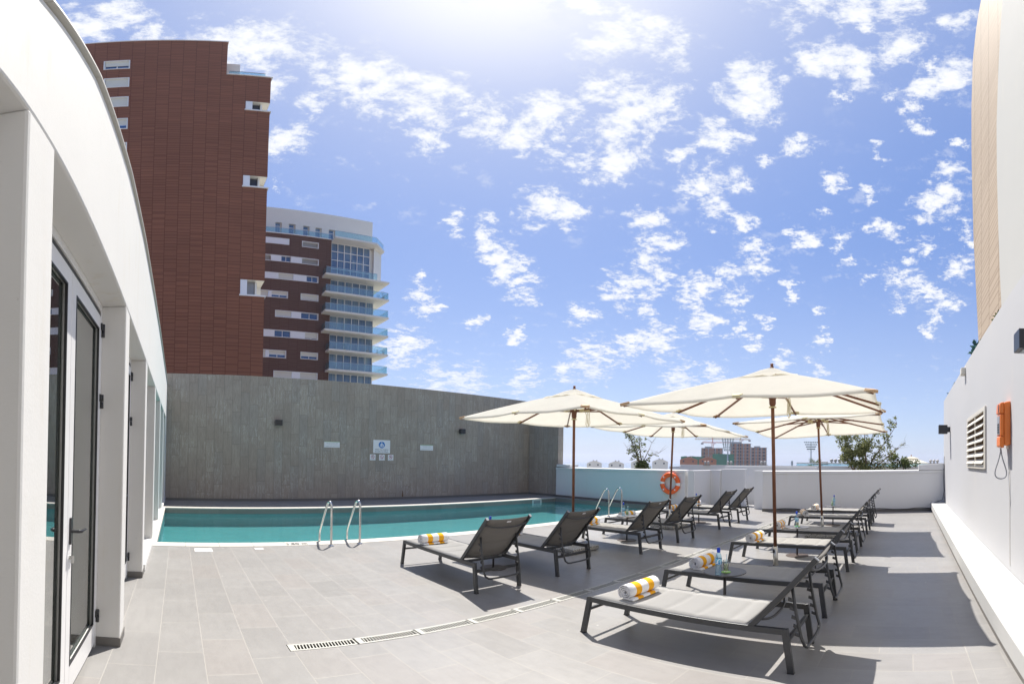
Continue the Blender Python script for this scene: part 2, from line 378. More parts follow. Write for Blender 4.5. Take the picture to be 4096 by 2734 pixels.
def leaf(name,a,b_):
    m_=bpy.data.materials.new(name); m_.use_nodes=True; MATS[name]=m_; t=NT(m_.node_tree); t.n.clear()
    at=t.new('ShaderNodeNewGeometry').outputs['Random Per Island']
    c=t.mix(at,a,b_)
    df=t.new('ShaderNodeBsdfDiffuse'); t.l.new(c,df.inputs[0]); tl=t.new('ShaderNodeBsdfTranslucent'); t.l.new(c,tl.inputs[0])
    mx=t.new('ShaderNodeMixShader'); mx.inputs[0].default_value=.35; t.l.new(df.outputs[0],mx.inputs[1]); t.l.new(tl.outputs[0],mx.inputs[2])
    o=t.new('ShaderNodeOutputMaterial'); t.l.new(mx.outputs[0],o.inputs[0])
leaf('leaf_green',(0.09,0.11,0.045),(0.36,0.37,0.17))
leaf('leaf_dark',(0.05,0.075,0.03),(0.17,0.20,0.08))
leaf('leaf_olive',(0.10,0.12,0.05),(0.30,0.32,0.16))
leaf('leaf_blue',(0.03,0.08,0.09),(0.08,0.16,0.14))

def pool_mats():
    m_,t,b=mat('pool_tiles'); geo=t.new('ShaderNodeNewGeometry').outputs['Position']; x,y,z=t.sep(geo)
    def fr(q,s):
        f=t.m('FRACT',t.m('DIVIDE',q,s)); return t.m('MULTIPLY',t.m('MINIMUM',f,t.m('SUBTRACT',1,f)),s)
    h=t.m('MINIMUM',fr(t.m('ADD',x,.1),.62),fr(t.m('ADD',y,.2),.62)); v=fr(t.m('ADD',z,.0),.32)
    d=t.m('SUBTRACT',1.0,t.ramp(t.m('MINIMUM',t.m('MAXIMUM',h,.0),t.m('ADD',v,t.m('MULTIPLY',t.m('LESS_THAN',z,-.53),9.))),0.0,.006))
    rnd=t.white(t.comb(t.m('FLOOR',t.m('DIVIDE',x,.62)),t.m('FLOOR',t.m('DIVIDE',y,.62)),t.m('FLOOR',t.m('DIVIDE',z,.32))))
    under=t.ramp(z,-.17,-.155,1,0)
    dry=t.mix(rnd[0],(0.20,0.19,0.175),(0.25,0.235,0.215)); wet=t.mix(rnd[0],(0.085,0.265,0.275),(0.095,0.29,0.30))
    wet=t.mix(t.ramp(t.noise(geo,.8,4,.6),.35,.7,0,.35),wet,(0.12,0.33,0.34))
    c=t.mix(under,dry,wet); c=t.mix(t.m('MULTIPLY',d,.30),c,(0.08,0.12,0.12))
    t.l.new(c,b.inputs['Base Color']); b.inputs['Roughness'].default_value=.5
    m_=bpy.data.materials.new('pool_water'); m_.use_nodes=True; MATS['pool_water']=m_; t=NT(m_.node_tree); t.n.clear()
    geo=t.new('ShaderNodeNewGeometry').outputs['Position']
    bp=t.bump(t.m('ADD',t.noise(geo,2.3,3,.5,.6),t.m('MULTIPLY',t.noise(geo,9,3,.5,.4),.35)),.16,.06)
    gl=t.new('ShaderNodeBsdfGlossy'); gl.inputs['Roughness'].default_value=.04; t.l.new(bp,gl.inputs['Normal'])
    gl.inputs[0].default_value=(.9,.95,1,1)
    tr=t.new('ShaderNodeBsdfTransparent'); tr.inputs[0].default_value=(0.66,0.90,0.90,1)
    df=t.new('ShaderNodeBsdfDiffuse'); df.inputs[0].default_value=(0.03,0.30,0.34,1)
    fr_=t.schlick(.025,5.2,bp)
    m1=t.new('ShaderNodeMixShader'); m1.inputs[0].default_value=.12; t.l.new(tr.outputs[0],m1.inputs[1]); t.l.new(df.outputs[0],m1.inputs[2])
    m2=t.new('ShaderNodeMixShader'); t.l.new(fr_,m2.inputs[0]); t.l.new(m1.outputs[0],m2.inputs[1]); t.l.new(gl.outputs[0],m2.inputs[2])
    o=t.new('ShaderNodeOutputMaterial'); t.l.new(m2.outputs[0],o.inputs[0])
    m_,t,b=mat('sea'); geo=t.new('ShaderNodeNewGeometry').outputs['Position']
    b.inputs['Base Color'].default_value=(0.10,0.16,0.26,1); b.inputs['Roughness'].default_value=.12
    t.l.new(t.bump(t.noise(geo,.05,3,.5),.25,2.0),b.inputs['Normal'])
    simple('city_ground_mat',(0.30,0.29,0.25),.9,var=.2,vs=.01)
pool_mats()
M=MATS
# ------------------------------------------------------------------ mesh helpers
class MB:
    def __init__(s): s.bm=bmesh.new()
    def box(s,x0,x1,y0,y1,z0,z1):
        v=[s.bm.verts.new(p) for p in ((x0,y0,z0),(x1,y0,z0),(x1,y1,z0),(x0,y1,z0),(x0,y0,z1),(x1,y0,z1),(x1,y1,z1),(x0,y1,z1))]
        for f in ((3,2,1,0),(4,5,6,7),(0,1,5,4),(1,2,6,5),(2,3,7,6),(3,0,4,7)): s.bm.faces.new([v[i] for i in f])
        return s
    def hexa(s,b,t):
        v=[s.bm.verts.new(p) for p in list(b)+list(t)]; n=len(b)
        s.bm.faces.new(v[:n][::-1]); s.bm.faces.new(v[n:])
        for i in range(n): s.bm.faces.new([v[i],v[(i+1)%n],v[n+(i+1)%n],v[n+i]])
        return s
    def wallseg(s,p,q,th,z0,z1,zq=None):
        # vertical wall slab from p to q (xy); thickness to the left of p->q
        a=Vector(p);b=Vector(q);d=(b-a).normalized();n=Vector((-d.y,d.x))*th
        z2=z1 if zq is None else zq
        base=[(a.x,a.y,z0),(b.x,b.y,z0),(b.x+n.x,b.y+n.y,z0),(a.x+n.x,a.y+n.y,z0)]
        top=[(a.x,a.y,z1),(b.x,b.y,z2),(b.x+n.x,b.y+n.y,z2),(a.x+n.x,a.y+n.y,z1)]
        return s.hexa(base,top)
    def bar(s,a,b,w,h,up=(0,0,1)):
        a=Vector(a);b=Vector(b);d=(b-a).normalized();up=Vector(up)
        sd=d.cross(up)
        if sd.length<1e-5: sd=d.cross(Vector((1,0,0)))
        sd.normalize(); u=sd.cross(d).normalized(); sd*=w/2; u*=h/2
        return s.hexa([a-sd-u,a+sd-u,a+sd+u,a-sd+u],[b-sd-u,b+sd-u,b+sd+u,b-sd+u])
    def tube(s,pts,r,seg=10,cap=True):
        pts=[Vector(p) for p in pts]; n=len(pts); rs=r if isinstance(r,(list,tuple)) else [r]*n
        rings=[]; prev=None
        for i,p in enumerate(pts):
            d=(pts[min(i+1,n-1)]-pts[max(i-1,0)]).normalized()
            if prev is None:
                a=d.orthogonal().normalized()
            else:
                a=prev-d*prev.dot(d)
                a=a.normalized() if a.length>1e-6 else d.orthogonal().normalized()
            prev=a; b=d.cross(a)
            rings.append([s.bm.verts.new(p+(a*math.cos(2*math.pi*k/seg)+b*math.sin(2*math.pi*k/seg))*rs[i]) for k in range(seg)])
        for i in range(n-1):
            for k in range(seg):
                f=s.bm.faces.new([rings[i][k],rings[i][(k+1)%seg],rings[i+1][(k+1)%seg],rings[i+1][k]]); f.smooth=True
        if cap: s.bm.faces.new(rings[0][::-1]); s.bm.faces.new(rings[-1])
        return s
    def lathe(s,prof,c=(0,0,0),seg=24,smooth=True,close=True):
        c=Vector(c); rings=[]
        for r,z in prof: rings.append([s.bm.verts.new((c.x+r*math.cos(2*math.pi*k/seg),c.y+r*math.sin(2*math.pi*k/seg),c.z+z)) for k in range(seg)])
        for i in range(len(rings)-1):
            for k in range(seg):
                f=s.bm.faces.new([rings[i][k],rings[i][(k+1)%seg],rings[i+1][(k+1)%seg],rings[i+1][k]]); f.smooth=smooth
        if close: s.bm.faces.new(rings[0][::-1]); s.bm.faces.new(rings[-1])
        return s
    def poly(s,pts):
        s.bm.faces.new([s.bm.verts.new(p) for p in pts]); return s
    def ball(s,c,r,sc=(1,1,1),u=12,v=8):
        m=Matrix.Translation(c)@Matrix.Diagonal((*sc,1))
        res=bmesh.ops.create_uvsphere(s.bm,u_segments=u,v_segments=v,radius=r,matrix=m)
        for q in res['verts']:
            for f in q.link_faces: f.smooth=True
        return s
    def xf(s,mtx): bmesh.ops.transform(s.bm,matrix=mtx,verts=s.bm.verts); return s
def tag(o,label=None,cat=None,group=None,kind=None):
    if label: o['label']=label
    if cat: o['category']=cat
    if group: o['group']=group
    if kind: o['kind']=kind
    return o
def build(name,mb,material,parent=None,bevel=0,recalc=True,origin=None):
    if recalc: bmesh.ops.recalc_face_normals(mb.bm,faces=mb.bm.faces)
    me=bpy.data.meshes.new(name)
    if origin is not None: bmesh.ops.translate(mb.bm,verts=mb.bm.verts,vec=-Vector(origin))
    mb.bm.to_mesh(me); mb.bm.free()
    for q in (material if isinstance(material,(list,tuple)) else [material]): me.materials.append(M[q])
    o=bpy.data.objects.new(name,me); COL.objects.link(o)
    if parent: o.parent=parent
    if origin is not None: o.location=origin
    if bevel:
        b=o.modifiers.new('bevel','BEVEL'); b.width=bevel; b.segments=2; b.limit_method='ANGLE'; b.angle_limit=R(40)
    return o
def empty(name,label,cat,loc=(0,0,0),rz=0,group=None):
    o=bpy.data.objects.new(name,None); o.empty_display_size=.2; COL.objects.link(o)
    o.location=loc; o.rotation_euler=(0,0,rz); return tag(o,label,cat,group)
def struct(name,mb,m_,**k): return tag(build(name,mb,m_,**k),kind='structure')
KIDS={}
def copy_tree(o,parent=None,label=None,group=None):
    c=o.copy(); COL.objects.link(c)
    if parent is not None: c.parent=parent
    if label: c['label']=label
    if group: c['group']=group
    for ch in [q for q in bpy.data.objects if q.parent==o and q is not c]: copy_tree(ch,c)
    return c
FONT=None
def text_mesh(name,s,size,material,parent,mtx,align='CENTER',ext=.0008,bold=0.0):
    cu=bpy.data.curves.new(name,'FONT'); cu.body=s; cu.size=size; cu.align_x=align; cu.align_y='CENTER'; cu.extrude=ext; cu.offset=bold
    tmp=bpy.data.objects.new(name+'_tmp',cu); COL.objects.link(tmp)
    dg=bpy.context.evaluated_depsgraph_get(); me=bpy.data.meshes.new_from_object(tmp.evaluated_get(dg))
    bpy.data.objects.remove(tmp); bpy.data.curves.remove(cu)
    me.materials.clear(); me.materials.append(M[material]); me.name=name
    o=bpy.data.objects.new(name,me); COL.objects.link(o)
    if parent: o.parent=parent
    o.matrix_local=mtx; return o
# ================================================================== THE SETTING
PX0,PX1,PY0,PY1=-0.36,14.35,8.22,13.62     # pool water edges
PB=-.54   # basin floor at the depth it appears to have under water
DY0,DY1,DX0,DX1=3.445,3.590,0.88,14.55     # drain slot
CN=0.33
f=MB()
def sheet(x0,x1,y0,y1,z=0.0): f.poly([(x0,y0,z),(x1,y0,z),(x1,y1,z),(x0,y1,z)])
XW=16.4
sheet(-3,XW,-1.2,DY0); sheet(-3,DX0,DY0,DY1); sheet(DX1,XW,DY0,DY1); sheet(-3,XW,DY1,PY0-CN+.01)
sheet(-3,XW,PY1+.29,16.2); sheet(PX1+.002,XW,PY0-CN+.01,PY1+.29); sheet(-3,-.44,PY0-CN+.01,PY1+.29)
struct('floor',f,'floor_tiles',recalc=False)
# podium mass under the deck, open at the pool and the drain
f=MB()
f.box(-14,-3,-14,30,-8,-.02).box(XW,17,-14,30,-8,-.02).box(-3,XW,-14,-1.2,-8,-.02).box(-3,XW,16.2,20,-8,-.02)
f.box(-3,XW,-1.2,16.2,-8,-2.0)
struct('podium',f,'concrete')
f=MB(); N=48
pts=[(520*math.cos(2*math.pi*k/N),520*math.sin(2*math.pi*k/N),-8) for k in range(N)]
f.poly(pts); struct('city_ground',f,'city_ground_mat',recalc=False)
f=MB(); pts=[(3200*math.cos(2*math.pi*k/N),3200*math.sin(2*math.pi*k/N),-9.5) for k in range(N)]
f.poly(pts); struct('sea',f,'sea',recalc=False)
# pool
f=MB()
f.poly([(PX0,PY0,PB),(PX1,PY0,PB),(PX1,PY1,PB),(PX0,PY1,PB)])
for a,b in (((PX0,PY0),(PX1,PY0)),((PX1,PY0),(PX1,PY1)),((PX1,PY1),(PX0,PY1)),((PX0,PY1),(PX0,PY0))):
    f.poly([(*a,PB),(*b,PB),(*b,.0),(*a,.0)])
f.poly([(PX1,PY0,0.002),(PX1+.12,PY0,0.002),(PX1+.12,PY1,0.002),(PX1,PY1,0.002)])
struct('pool_basin',f,'pool_tiles',recalc=False)
f=MB(); nx,ny=30,12
f.poly([(PX0,PY0,-.16),(PX1,PY0,-.16),(PX1,PY1,-.16),(PX0,PY1,-.16)])
struct('pool_water',f,'pool_water',recalc=False)
def coping(mb,x0,x1,y0,y1,along,step=.6):
    a0,a1=(x0,x1) if along=='x' else (y0,y1); n=max(1,round((a1-a0)/step))
    for i in range(n):
        p=a0+(a1-a0)*i/n+.0015; q=a0+(a1-a0)*(i+1)/n-.0015; dz=random.uniform(-.0008,.0008)
        if along=='x': mb.box(p,q,y0,y1,-.03,.008+dz)
        else: mb.box(x0,x1,p,q,-.03,.008+dz)
f=MB(); coping(f,PX0-.08,PX1,PY0-CN,PY0+.015,'x'); coping(f,PX0-.08,PX1,PY1-.015,PY1+.30,'x')
coping(f,PX0-.08,PX0+.015,PY0+.017,PY1-.017,'y')
struct('pool_coping',f,'coping_stone',bevel=.004)
tc_=text_mesh('depth_marking','1.50 m',.15,'depth_text',None,Matrix.Translation((2.12,8.02,.0125))@Matrix.Scale(.95,4,(1,0,0))@Matrix.Scale(1.35,4,(0,1,0)),bold=.004)
tc_.data.transform(Matrix.Identity(4)); tag(tc_,'dark lettering reading 1.50 m on the pale pool coping','marking')
# white floor plates
for (x0,x1,y0,y1,l) in ((.30,.59,7.47,7.73,'larger white square access plate in floor by pool coping'),(1.31,1.455,7.63,7.75,'small white access plate in floor near the depth lettering')):
    o=build('access_plate',MB().box(x0,x1,y0,y1,-.004,.006),'hatch_white',bevel=.002); tag(o,l,'access plate')
# white plinth along the glazed front beyond the second pillar
o=build('plinth',MB().box(-.60,-.405,6.12,16.0,.0,.10),'white_render',bevel=.006); tag(o,'low white plinth at the foot of the pillars beside the pool','plinth')
# drain
dr=empty('floor_drain','long slotted white drain channel crossing the tiled deck between lounger rows','drain',(0,0,0))
f=MB()
f.poly([(DX0,DY0,-.09),(DX1,DY0,-.09),(DX1,DY1,-.09),(DX0,DY1,-.09)])
f.poly([(DX0,DY0,-.09),(DX1,DY0,-.09),(DX1,DY0,0),(DX0,DY0,0)]);f.poly([(DX0,DY1,-.09),(DX1,DY1,-.09),(DX1,DY1,0),(DX0,DY1,0)])
f.poly([(DX0,DY0,-.09),(DX0,DY1,-.09),(DX0,DY1,0),(DX0,DY0,0)]);f.poly([(DX1,DY0,-.09),(DX1,DY1,-.09),(DX1,DY1,0),(DX1,DY0,0)])
build('channel',f,'channel_dark',dr)
gx=DX0; SEC=.5695
gm=MB(); L=SEC-.012
gm.box(.006,L,.004,.026,-.022,.002); gm.box(.006,L,.119,.141,-.022,.002)
gm.box(.006,.055,.0265,.1185,-.022,.0015); gm.box(L-.012,L,.0265,.1185,-.022,.0015)
ns=18
for i in range(ns):
    x=.062+(L-.085)*i/ns
    gm.hexa([(x,.0262,-.0035),(x+.0095,.0262,-.0035),(x+.0175,.1188,-.0035),(x+.008,.1188,-.0035)],[(x,.0262,.0012),(x+.0095,.0262,.0012),(x+.0175,.1188,.0012),(x+.008,.1188,.0012)])
g0=build('grate',gm,'grate_white',dr); g0.location=(gx,DY0,0)
i=1
while gx+SEC*(i+1)<=DX1+.02:
    g=g0.copy(); COL.objects.link(g); g.parent=dr; g.location=(gx+SEC*i,DY0+random.uniform(-.0015,.0015),random.uniform(-.001,.0015)); i+=1
# ================================================================== GLAZED WHITE BUILDING (left)
FXW=-.42; IN=-.61; TOP=4.17; LIN=2.86
bld=empty('pavilion','white rendered building with a row of glazed doors along the terrace','building',(-.6,6,0))
bld.location=(0,0,0)
piers=[(-1.10,-.82),(1.20,1.47),(3.56,3.82),(5.78,6.04),(8.08,8.34),(10.36,10.62),(12.62,12.88),(14.9,15.9)]
f=MB()
prof=[(-3,2.80),( -3,TOP)]
# facade front with openings: lintel band plus piers, one mesh
pr_=[(-3,3.05),(1.3,3.76),(2.1,4.00),(3.5,4.17),(5,4.235),(9,4.24),(15.9,4.10)]
f.hexa([(-.66,-3,LIN)]+[(-.66,y,z) for y,z in pr_]+[(-.66,15.9,LIN)],[(FXW,-3,LIN)]+[(FXW,y,z) for y,z in pr_]+[(FXW,15.9,LIN)])
for a,b in piers: f.box(-.66,FXW,a,b,0,LIN)
f.box(-.66,FXW,-3.0,-2.9,0,LIN)
build('wall',f,'white_render',bld,bevel=.012)
f=MB()
for (y0,z0),(y1,z1) in zip(pr_[:-1],pr_[1:]): f.hexa([(-1.4,y0,z0+.001),(-.395,y0,z0+.001),(-.395,y1,z1+.001),(-1.4,y1,z1+.001)],[(-1.4,y0,z0+.027),(-.395,y0,z0+.027),(-.395,y1,z1+.027),(-1.4,y1,z1+.027)])
build('roof_coping',f,'coping_stone',bld,bevel=.004)
for a,b in piers[1:4]: build('skirting',MB().box(-.655,FXW+.008,a-.008,b+.008 if b<6 else b,0,.085),'grey_skirting',bld,bevel=.003)
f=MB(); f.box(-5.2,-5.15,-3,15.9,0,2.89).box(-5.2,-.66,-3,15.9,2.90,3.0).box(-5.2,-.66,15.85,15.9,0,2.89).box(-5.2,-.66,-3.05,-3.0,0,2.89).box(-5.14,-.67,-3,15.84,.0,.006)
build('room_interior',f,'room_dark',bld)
def door_leaf(y0,y1,handle_side,hinge_y,z0=.06,z1=2.74):
    st=.105; x0,x1=-.645,-.600
    f=MB(); f.box(x0,x1,y0,y0+st,z0,z1).box(x0,x1,y1-st,y1,z0,z1).box(x0,x1,y0+st,y1-st,z0,z0+.20).box(x0,x1,y0+st,y1-st,z1-.115,z1)
    d=build('door',f,'white_frame',bld,bevel=.004)
    build('glass_pane',MB().box(-.629,-.621,y0+st-.005,y1-st+.005,z0+.195,z1-.11),'door_glass',d)
    g=MB(); e=.012; a,b,c,dd=y0+st,y1-st,z0+.20,z1-.115
    g.box(x1-.012,x1+.003,a,a+e,c,dd).box(x1-.012,x1+.003,b-e,b,c,dd).box(x1-.012,x1+.003,a+e,b-e,c,c+e).box(x1-.012,x1+.003,a+e,b-e,dd-e,dd)
    build('gasket',g,'rubber_black',d)
    for hz_ in (.30,2.05,2.63):
        h=MB(); h.tube([(-.588,hinge_y,hz_-.055),(-.588,hinge_y,hz_-.002)],.014,12); h.tube([(-.588,hinge_y,hz_+.002),(-.588,hinge_y,hz_+.055)],.014,12)
        s=-1 if hinge_y>(y0+y1)/2 else 1
        h.box(-.602,-.588,min(hinge_y,hinge_y+s*.045),max(hinge_y,hinge_y+s*.045),hz_-.0,hz_+.055)
        build('hinge',h,'black_metal',d)
    if handle_side:
        hy=y0+.05 if handle_side<0 else y1-.05; s=1 if handle_side<0 else -1
        h=MB(); h.box(-.601,-.588,hy-.016,hy+.016,1.10,1.26); h.tube([(-.59,hy,1.18),(-.545,hy,1.18),(-.535,hy+s*.012,1.18),(-.535,hy+s*.12,1.175)],.011,10)
        build('handle',h,'black_metal',d,bevel=.003)
        k=MB(); k.tube([(-.60,hy,1.02),(-.592,hy,1.02)],.014,12); k.box(-.592,-.572,hy-.002,hy+.002,.985,1.03); build('lock',k,'brushed_steel',d)
for i in range(len(piers)-1):
    a=piers[i][1]; b=piers[i+1][0]
    if b-a>2.4 or i in range(len(piers)):
        m_=(a+b)/2
        fr=MB(); fr.box(-.655,-.605,a+.002,a+.05,.0,2.86).box(-.655,-.605,b-.05,b-.002,.0,2.86).box(-.655,-.605,a+.05,b-.05,2.80,2.858)
        build('door_frame',fr,'white_frame',bld,bevel=.003)
        g=MB(); g.box(-.64,-.612,a+.051,a+.062,.03,2.79).box(-.64,-.612,b-.062,b-.051,.03,2.79).box(-.64,-.612,a+.062,b-.062,2.755,2.79); build('door_seal',g,'rubber_black',bld)
        z0=.06 if i<4 else .14
        door_leaf(a+.064,m_-.004,0,a+.056,z0); door_leaf(m_+.004,b-.064,-1,b-.056,z0)
# pale drapes inside
f=MB()
for i in range(len(piers)-1):
    a=piers[i][1]; b=piers[i+1][0]; n=40; y0=a+(b-a)*.52
    pv=None
    for k in range(n+1):
        y=y0+(b+.15-y0)*k/n; x=-.74+.02*math.sin(k*1.3)+.015*math.sin(k*2.9)
        v=(x,y)
        if pv: f.poly([(pv[0],pv[1],.05),(x,y,.05),(x,y,2.85),(pv[0],pv[1],2.85)])
        pv=v
build('curtain',f,'curtain',bld,recalc=False)
# ================================================================== STONE CLAD WALL
sw=empty('stone_wall','tall wall clad in veined grey-brown stone planks behind the pool','wall',(0,0,0))
f=MB(); f.hexa([(-.9,15.85,.09),(15.0,15.98,.09),(15.35,15.98,.09),(15.35,16.25,.09),(-.9,16.2,.09)],[(-.9,15.85,4.50),(15.0,15.98,4.50),(15.35,15.98,4.50),(15.35,16.25,4.50),(-.9,16.2,4.50)])
f.hexa([(14.98,14.10,.09),(15.32,14.10,.09),(15.32,15.975,.09),(14.98,15.975,.09)],[(14.98,14.10,4.47),(15.32,14.10,4.47),(15.32,15.975,4.497),(14.98,15.975,4.497)])
build('cladding',f,'stone_cladding',sw,bevel=.004)
f=MB(); f.hexa([(-.9,15.84,0),(14.97,15.97,0),(14.97,16.1,0),(-.9,16.1,0)],[(-.9,15.84,.088),(14.97,15.97,.088),(14.97,16.1,.088),(-.9,16.1,.088)])
f.box(14.965,15.3,14.09,15.968,0,.088)
build('skirting',f,'grey_skirting',sw)
# a rust coloured run mark at the foot of the wall
f=MB(); f.hexa([(8.33,15.912,.10),(8.39,15.912,.10),(8.39,15.93,.10),(8.33,15.93,.10)],[(8.355,15.915,.34),(8.365,15.915,.34),(8.365,15.93,.34),(8.355,15.93,.34)])
build('stain',f,'brown_rust_and_shade',sw)
# wall lamps
def wall_lamp(loc,rz,label,group='black box lamps on the walls'):
    t=empty('wall_lamp',label,'wall lamp',loc,rz,group)
    build('lamp_body',MB().box(-.115,.115,-.20,-.05,-.10,.10),'black_metal',t,bevel=.005)
    build('bracket',MB().box(-.06,.06,-.05,.0,-.06,.06),'black_metal',t,bevel=.003)
    build('lamp_lens',MB().box(-.08,.08,-.155,-.095,-.106,-.1005),'lamp_lens',t)
    return t
wall_lamp((3.44,15.885,2.83),0,'black box lamp on the stone wall, above and left of the signs')
wall_lamp((11.05,15.946,2.83),0,'black box lamp on the stone wall close to the first parasol tip')
# signs (they lie on the stone wall, facing the terrace)
def sgn_mtx(x,z,y=None):
    yy=15.85+(x+.9)/15.9*.13 if y is None else y
    return Matrix.Translation((x,yy-.004,z))@Matrix.Rotation(R(90),4,'X')
def panel(name,label,x0,x1,z0,z1,cat='sign'):
    cx=(x0+x1)/2; cz=(z0+z1)/2
    t=empty(name,label,cat); t.matrix_world=sgn_mtx(cx,cz)
    w_,h_=x1-x0,z1-z0
    build('panel',MB().box(-w_/2,w_/2,-h_/2,h_/2,-.001,.006),'sign_white',t,bevel=.001)
    return t,w_,h_
def T(x,y,z=.0068): return Matrix.Translation((x,y,z))
def ring(mb,cx,cy,r0,r1,z0=.0062,z1=.0072,n=40):
    vs=[]
    for k in range(n):
        a=2*math.pi*k/n; c,s=math.cos(a),math.sin(a)
        vs.append([mb.bm.verts.new((cx+r*c,cy+r*s,z)) for r,z in ((r0,z1),(r1,z1),(r1,z0),(r0,z0))])
    for k in range(n):
        a,b=vs[k],vs[(k+1)%n]
        for i in range(4): mb.bm.faces.new([a[i],a[(i+1)%4],b[(i+1)%4],b[i]])
def disc(mb,cx,cy,r,z0,z1,n=32,sx=1,sy=1):
    mb.hexa([(cx+r*sx*math.cos(2*math.pi*k/n),cy+r*sy*math.sin(2*math.pi*k/n),z0) for k in range(n)],[(cx+r*sx*math.cos(2*math.pi*k/n),cy+r*sy*math.sin(2*math.pi*k/n),z1) for k in range(n)])
t,w_,h_=panel('notice_sign','white notice with green top edge left of the blue children sign',5.15,5.74,1.99,2.205)
build('trim',MB().box(-w_/2,w_/2,h_/2-.012,h_/2+.003,.0061,.0078),'sign_green',t)
text_mesh('lettering','Use at your own risk',.05,'sign_greytext',t,T(0,.048)); text_mesh('lettering','A utiliser \u00e0 vos risques et p\u00e9rils',.042,'sign_greytext',t,T(0,-.06))
build('rule',MB().box(-.18,.18,-.004,.0,.0061,.007),'sign_greytext',t)
t,w_,h_=panel('notice_sign','white notice with green top edge right of the blue children sign',9.11,9.70,1.975,2.19)
build('trim',MB().box(-w_/2,w_/2,h_/2-.012,h_/2+.003,.0061,.0078),'sign_green',t)
text_mesh('lettering','Pool depth 1.50 m',.05,'sign_greytext',t,T(0,.048)); text_mesh('lettering','Profondeur de la piscine 1.50 m',.042,'sign_greytext',t,T(0,-.06))
build('rule',MB().box(-.18,.18,-.004,.0,.0061,.007),'sign_greytext',t)
t,w_,h_=panel('children_sign','large white sign with a blue disc showing an adult and two children',7.08,7.78,1.82,2.33)
f=MB(); disc(f,0,.065,.13,.0061,.0072); build('blue_disc',f,'sign_blue',t)
f=MB()
def fig(cx,by,s):
    disc(f,cx,by+.165*s,.018*s,.0075,.009,14)
    f.hexa([(cx-.022*s,by,.0075),(cx+.022*s,by,.0075),(cx+.026*s,by+.13*s,.0075),(cx-.026*s,by+.13*s,.0075)],[(cx-.022*s,by,.009),(cx+.022*s,by,.009),(cx+.026*s,by+.13*s,.009),(cx-.026*s,by+.13*s,.009)])
fig(0,-.005,1.0); fig(-.065,-.005,.55); fig(.065,-.005,.55)
f.bar((-.024,.11,.0082),(-.062,.06,.0082),.012,.0014,(0,0,1)); f.bar((.024,.11,.0082),(.062,.06,.0082),.012,.0014,(0,0,1)); f.box(-.085,.085,-.018,-.008,.0075,.009)
build('symbol',f,'sign_symbol_white',t)
text_mesh('lettering','Watch Your Children',.062,'sign_text',t,T(0,-.118),bold=.0006); text_mesh('lettering','Surveillez Vos Enfants',.062,'sign_text',t,T(0,-.193),bold=.0006)
for (x0,x1,txt,lab,k) in ((6.95,7.18,'No Running','small white prohibition sign with a crossed-out running figure',0),(7.33,7.56,'No Diving','small white prohibition sign with a crossed-out diving figure',1),(7.70,7.93,'No Smoking','small white prohibition sign with a crossed-out dark blot',2)):
    t,w_,h_=panel('prohibition_sign',lab,x0,x1,1.535,1.765); t['group']='small prohibition signs under the children sign'
    f=MB(); ring(f,0,.022,.058,.072); f.bar((-.045,.067,.0077),(.045,-.023,.0077),.011,.0010,(0,0,1)); build('red_ring',f,'sign_red',t)
    f=MB()
    def ln(a,b,wd=.009): f.bar((*a,.0068),(*b,.0068),wd,.001,(0,0,1))
    if k==0: disc(f,.012,.058,.009,.0063,.0073,12); ln((.008,.048),(-.008,.018),.014); ln((-.008,.018),(.018,.0)); ln((-.008,.018),(-.03,-.008)); ln((.004,.04),(.032,.03)); ln((.004,.04),(-.02,.044))
    elif k==1: disc(f,.002,.02,.009,.0063,.0073,12); ln((-.03,.05),(.0,.026),.012); ln((.0,.018),(.028,-.01)); ln((-.028,-.012),(.0,.012)); ln((-.03,-.02),(.03,-.02),.006)
    else: disc(f,.005,.028,.022,.0063,.0073,14); disc(f,-.015,.04,.013,.0063,.0073,12); ln((-.03,.012),(.03,.04),.01)
    build('symbol',f,'sign_text',t)
    text_mesh('lettering',txt,.035,'sign_text',t,T(0,-.085))
# skimmer in the far pool wall, round pool lights
sk=empty('pool_skimmer','white rectangular skimmer mouth in the far pool wall','skimmer',(13.26,PY1,-.11))
f=MB(); f.box(-.26,.26,-.012,.0,.045,.10).box(-.26,.26,-.012,.0,-.13,-.07).box(-.26,-.19,-.012,.0,-.07,.045).box(.19,.26,-.012,0,-.07,.045); build('frame',f,'hatch_white',sk)
build('mouth',MB().box(-.19,.19,-.006,-.001,-.07,.045),'grey_plastic',sk)
f=MB(); f.lathe([(.005,.012),(.11,.008),(.12,.0)],(6.6,9.9,PB),20); o=build('pool_light',f,'hatch_white'); tag(o,'round pale fitting on the pool floor','pool fitting')
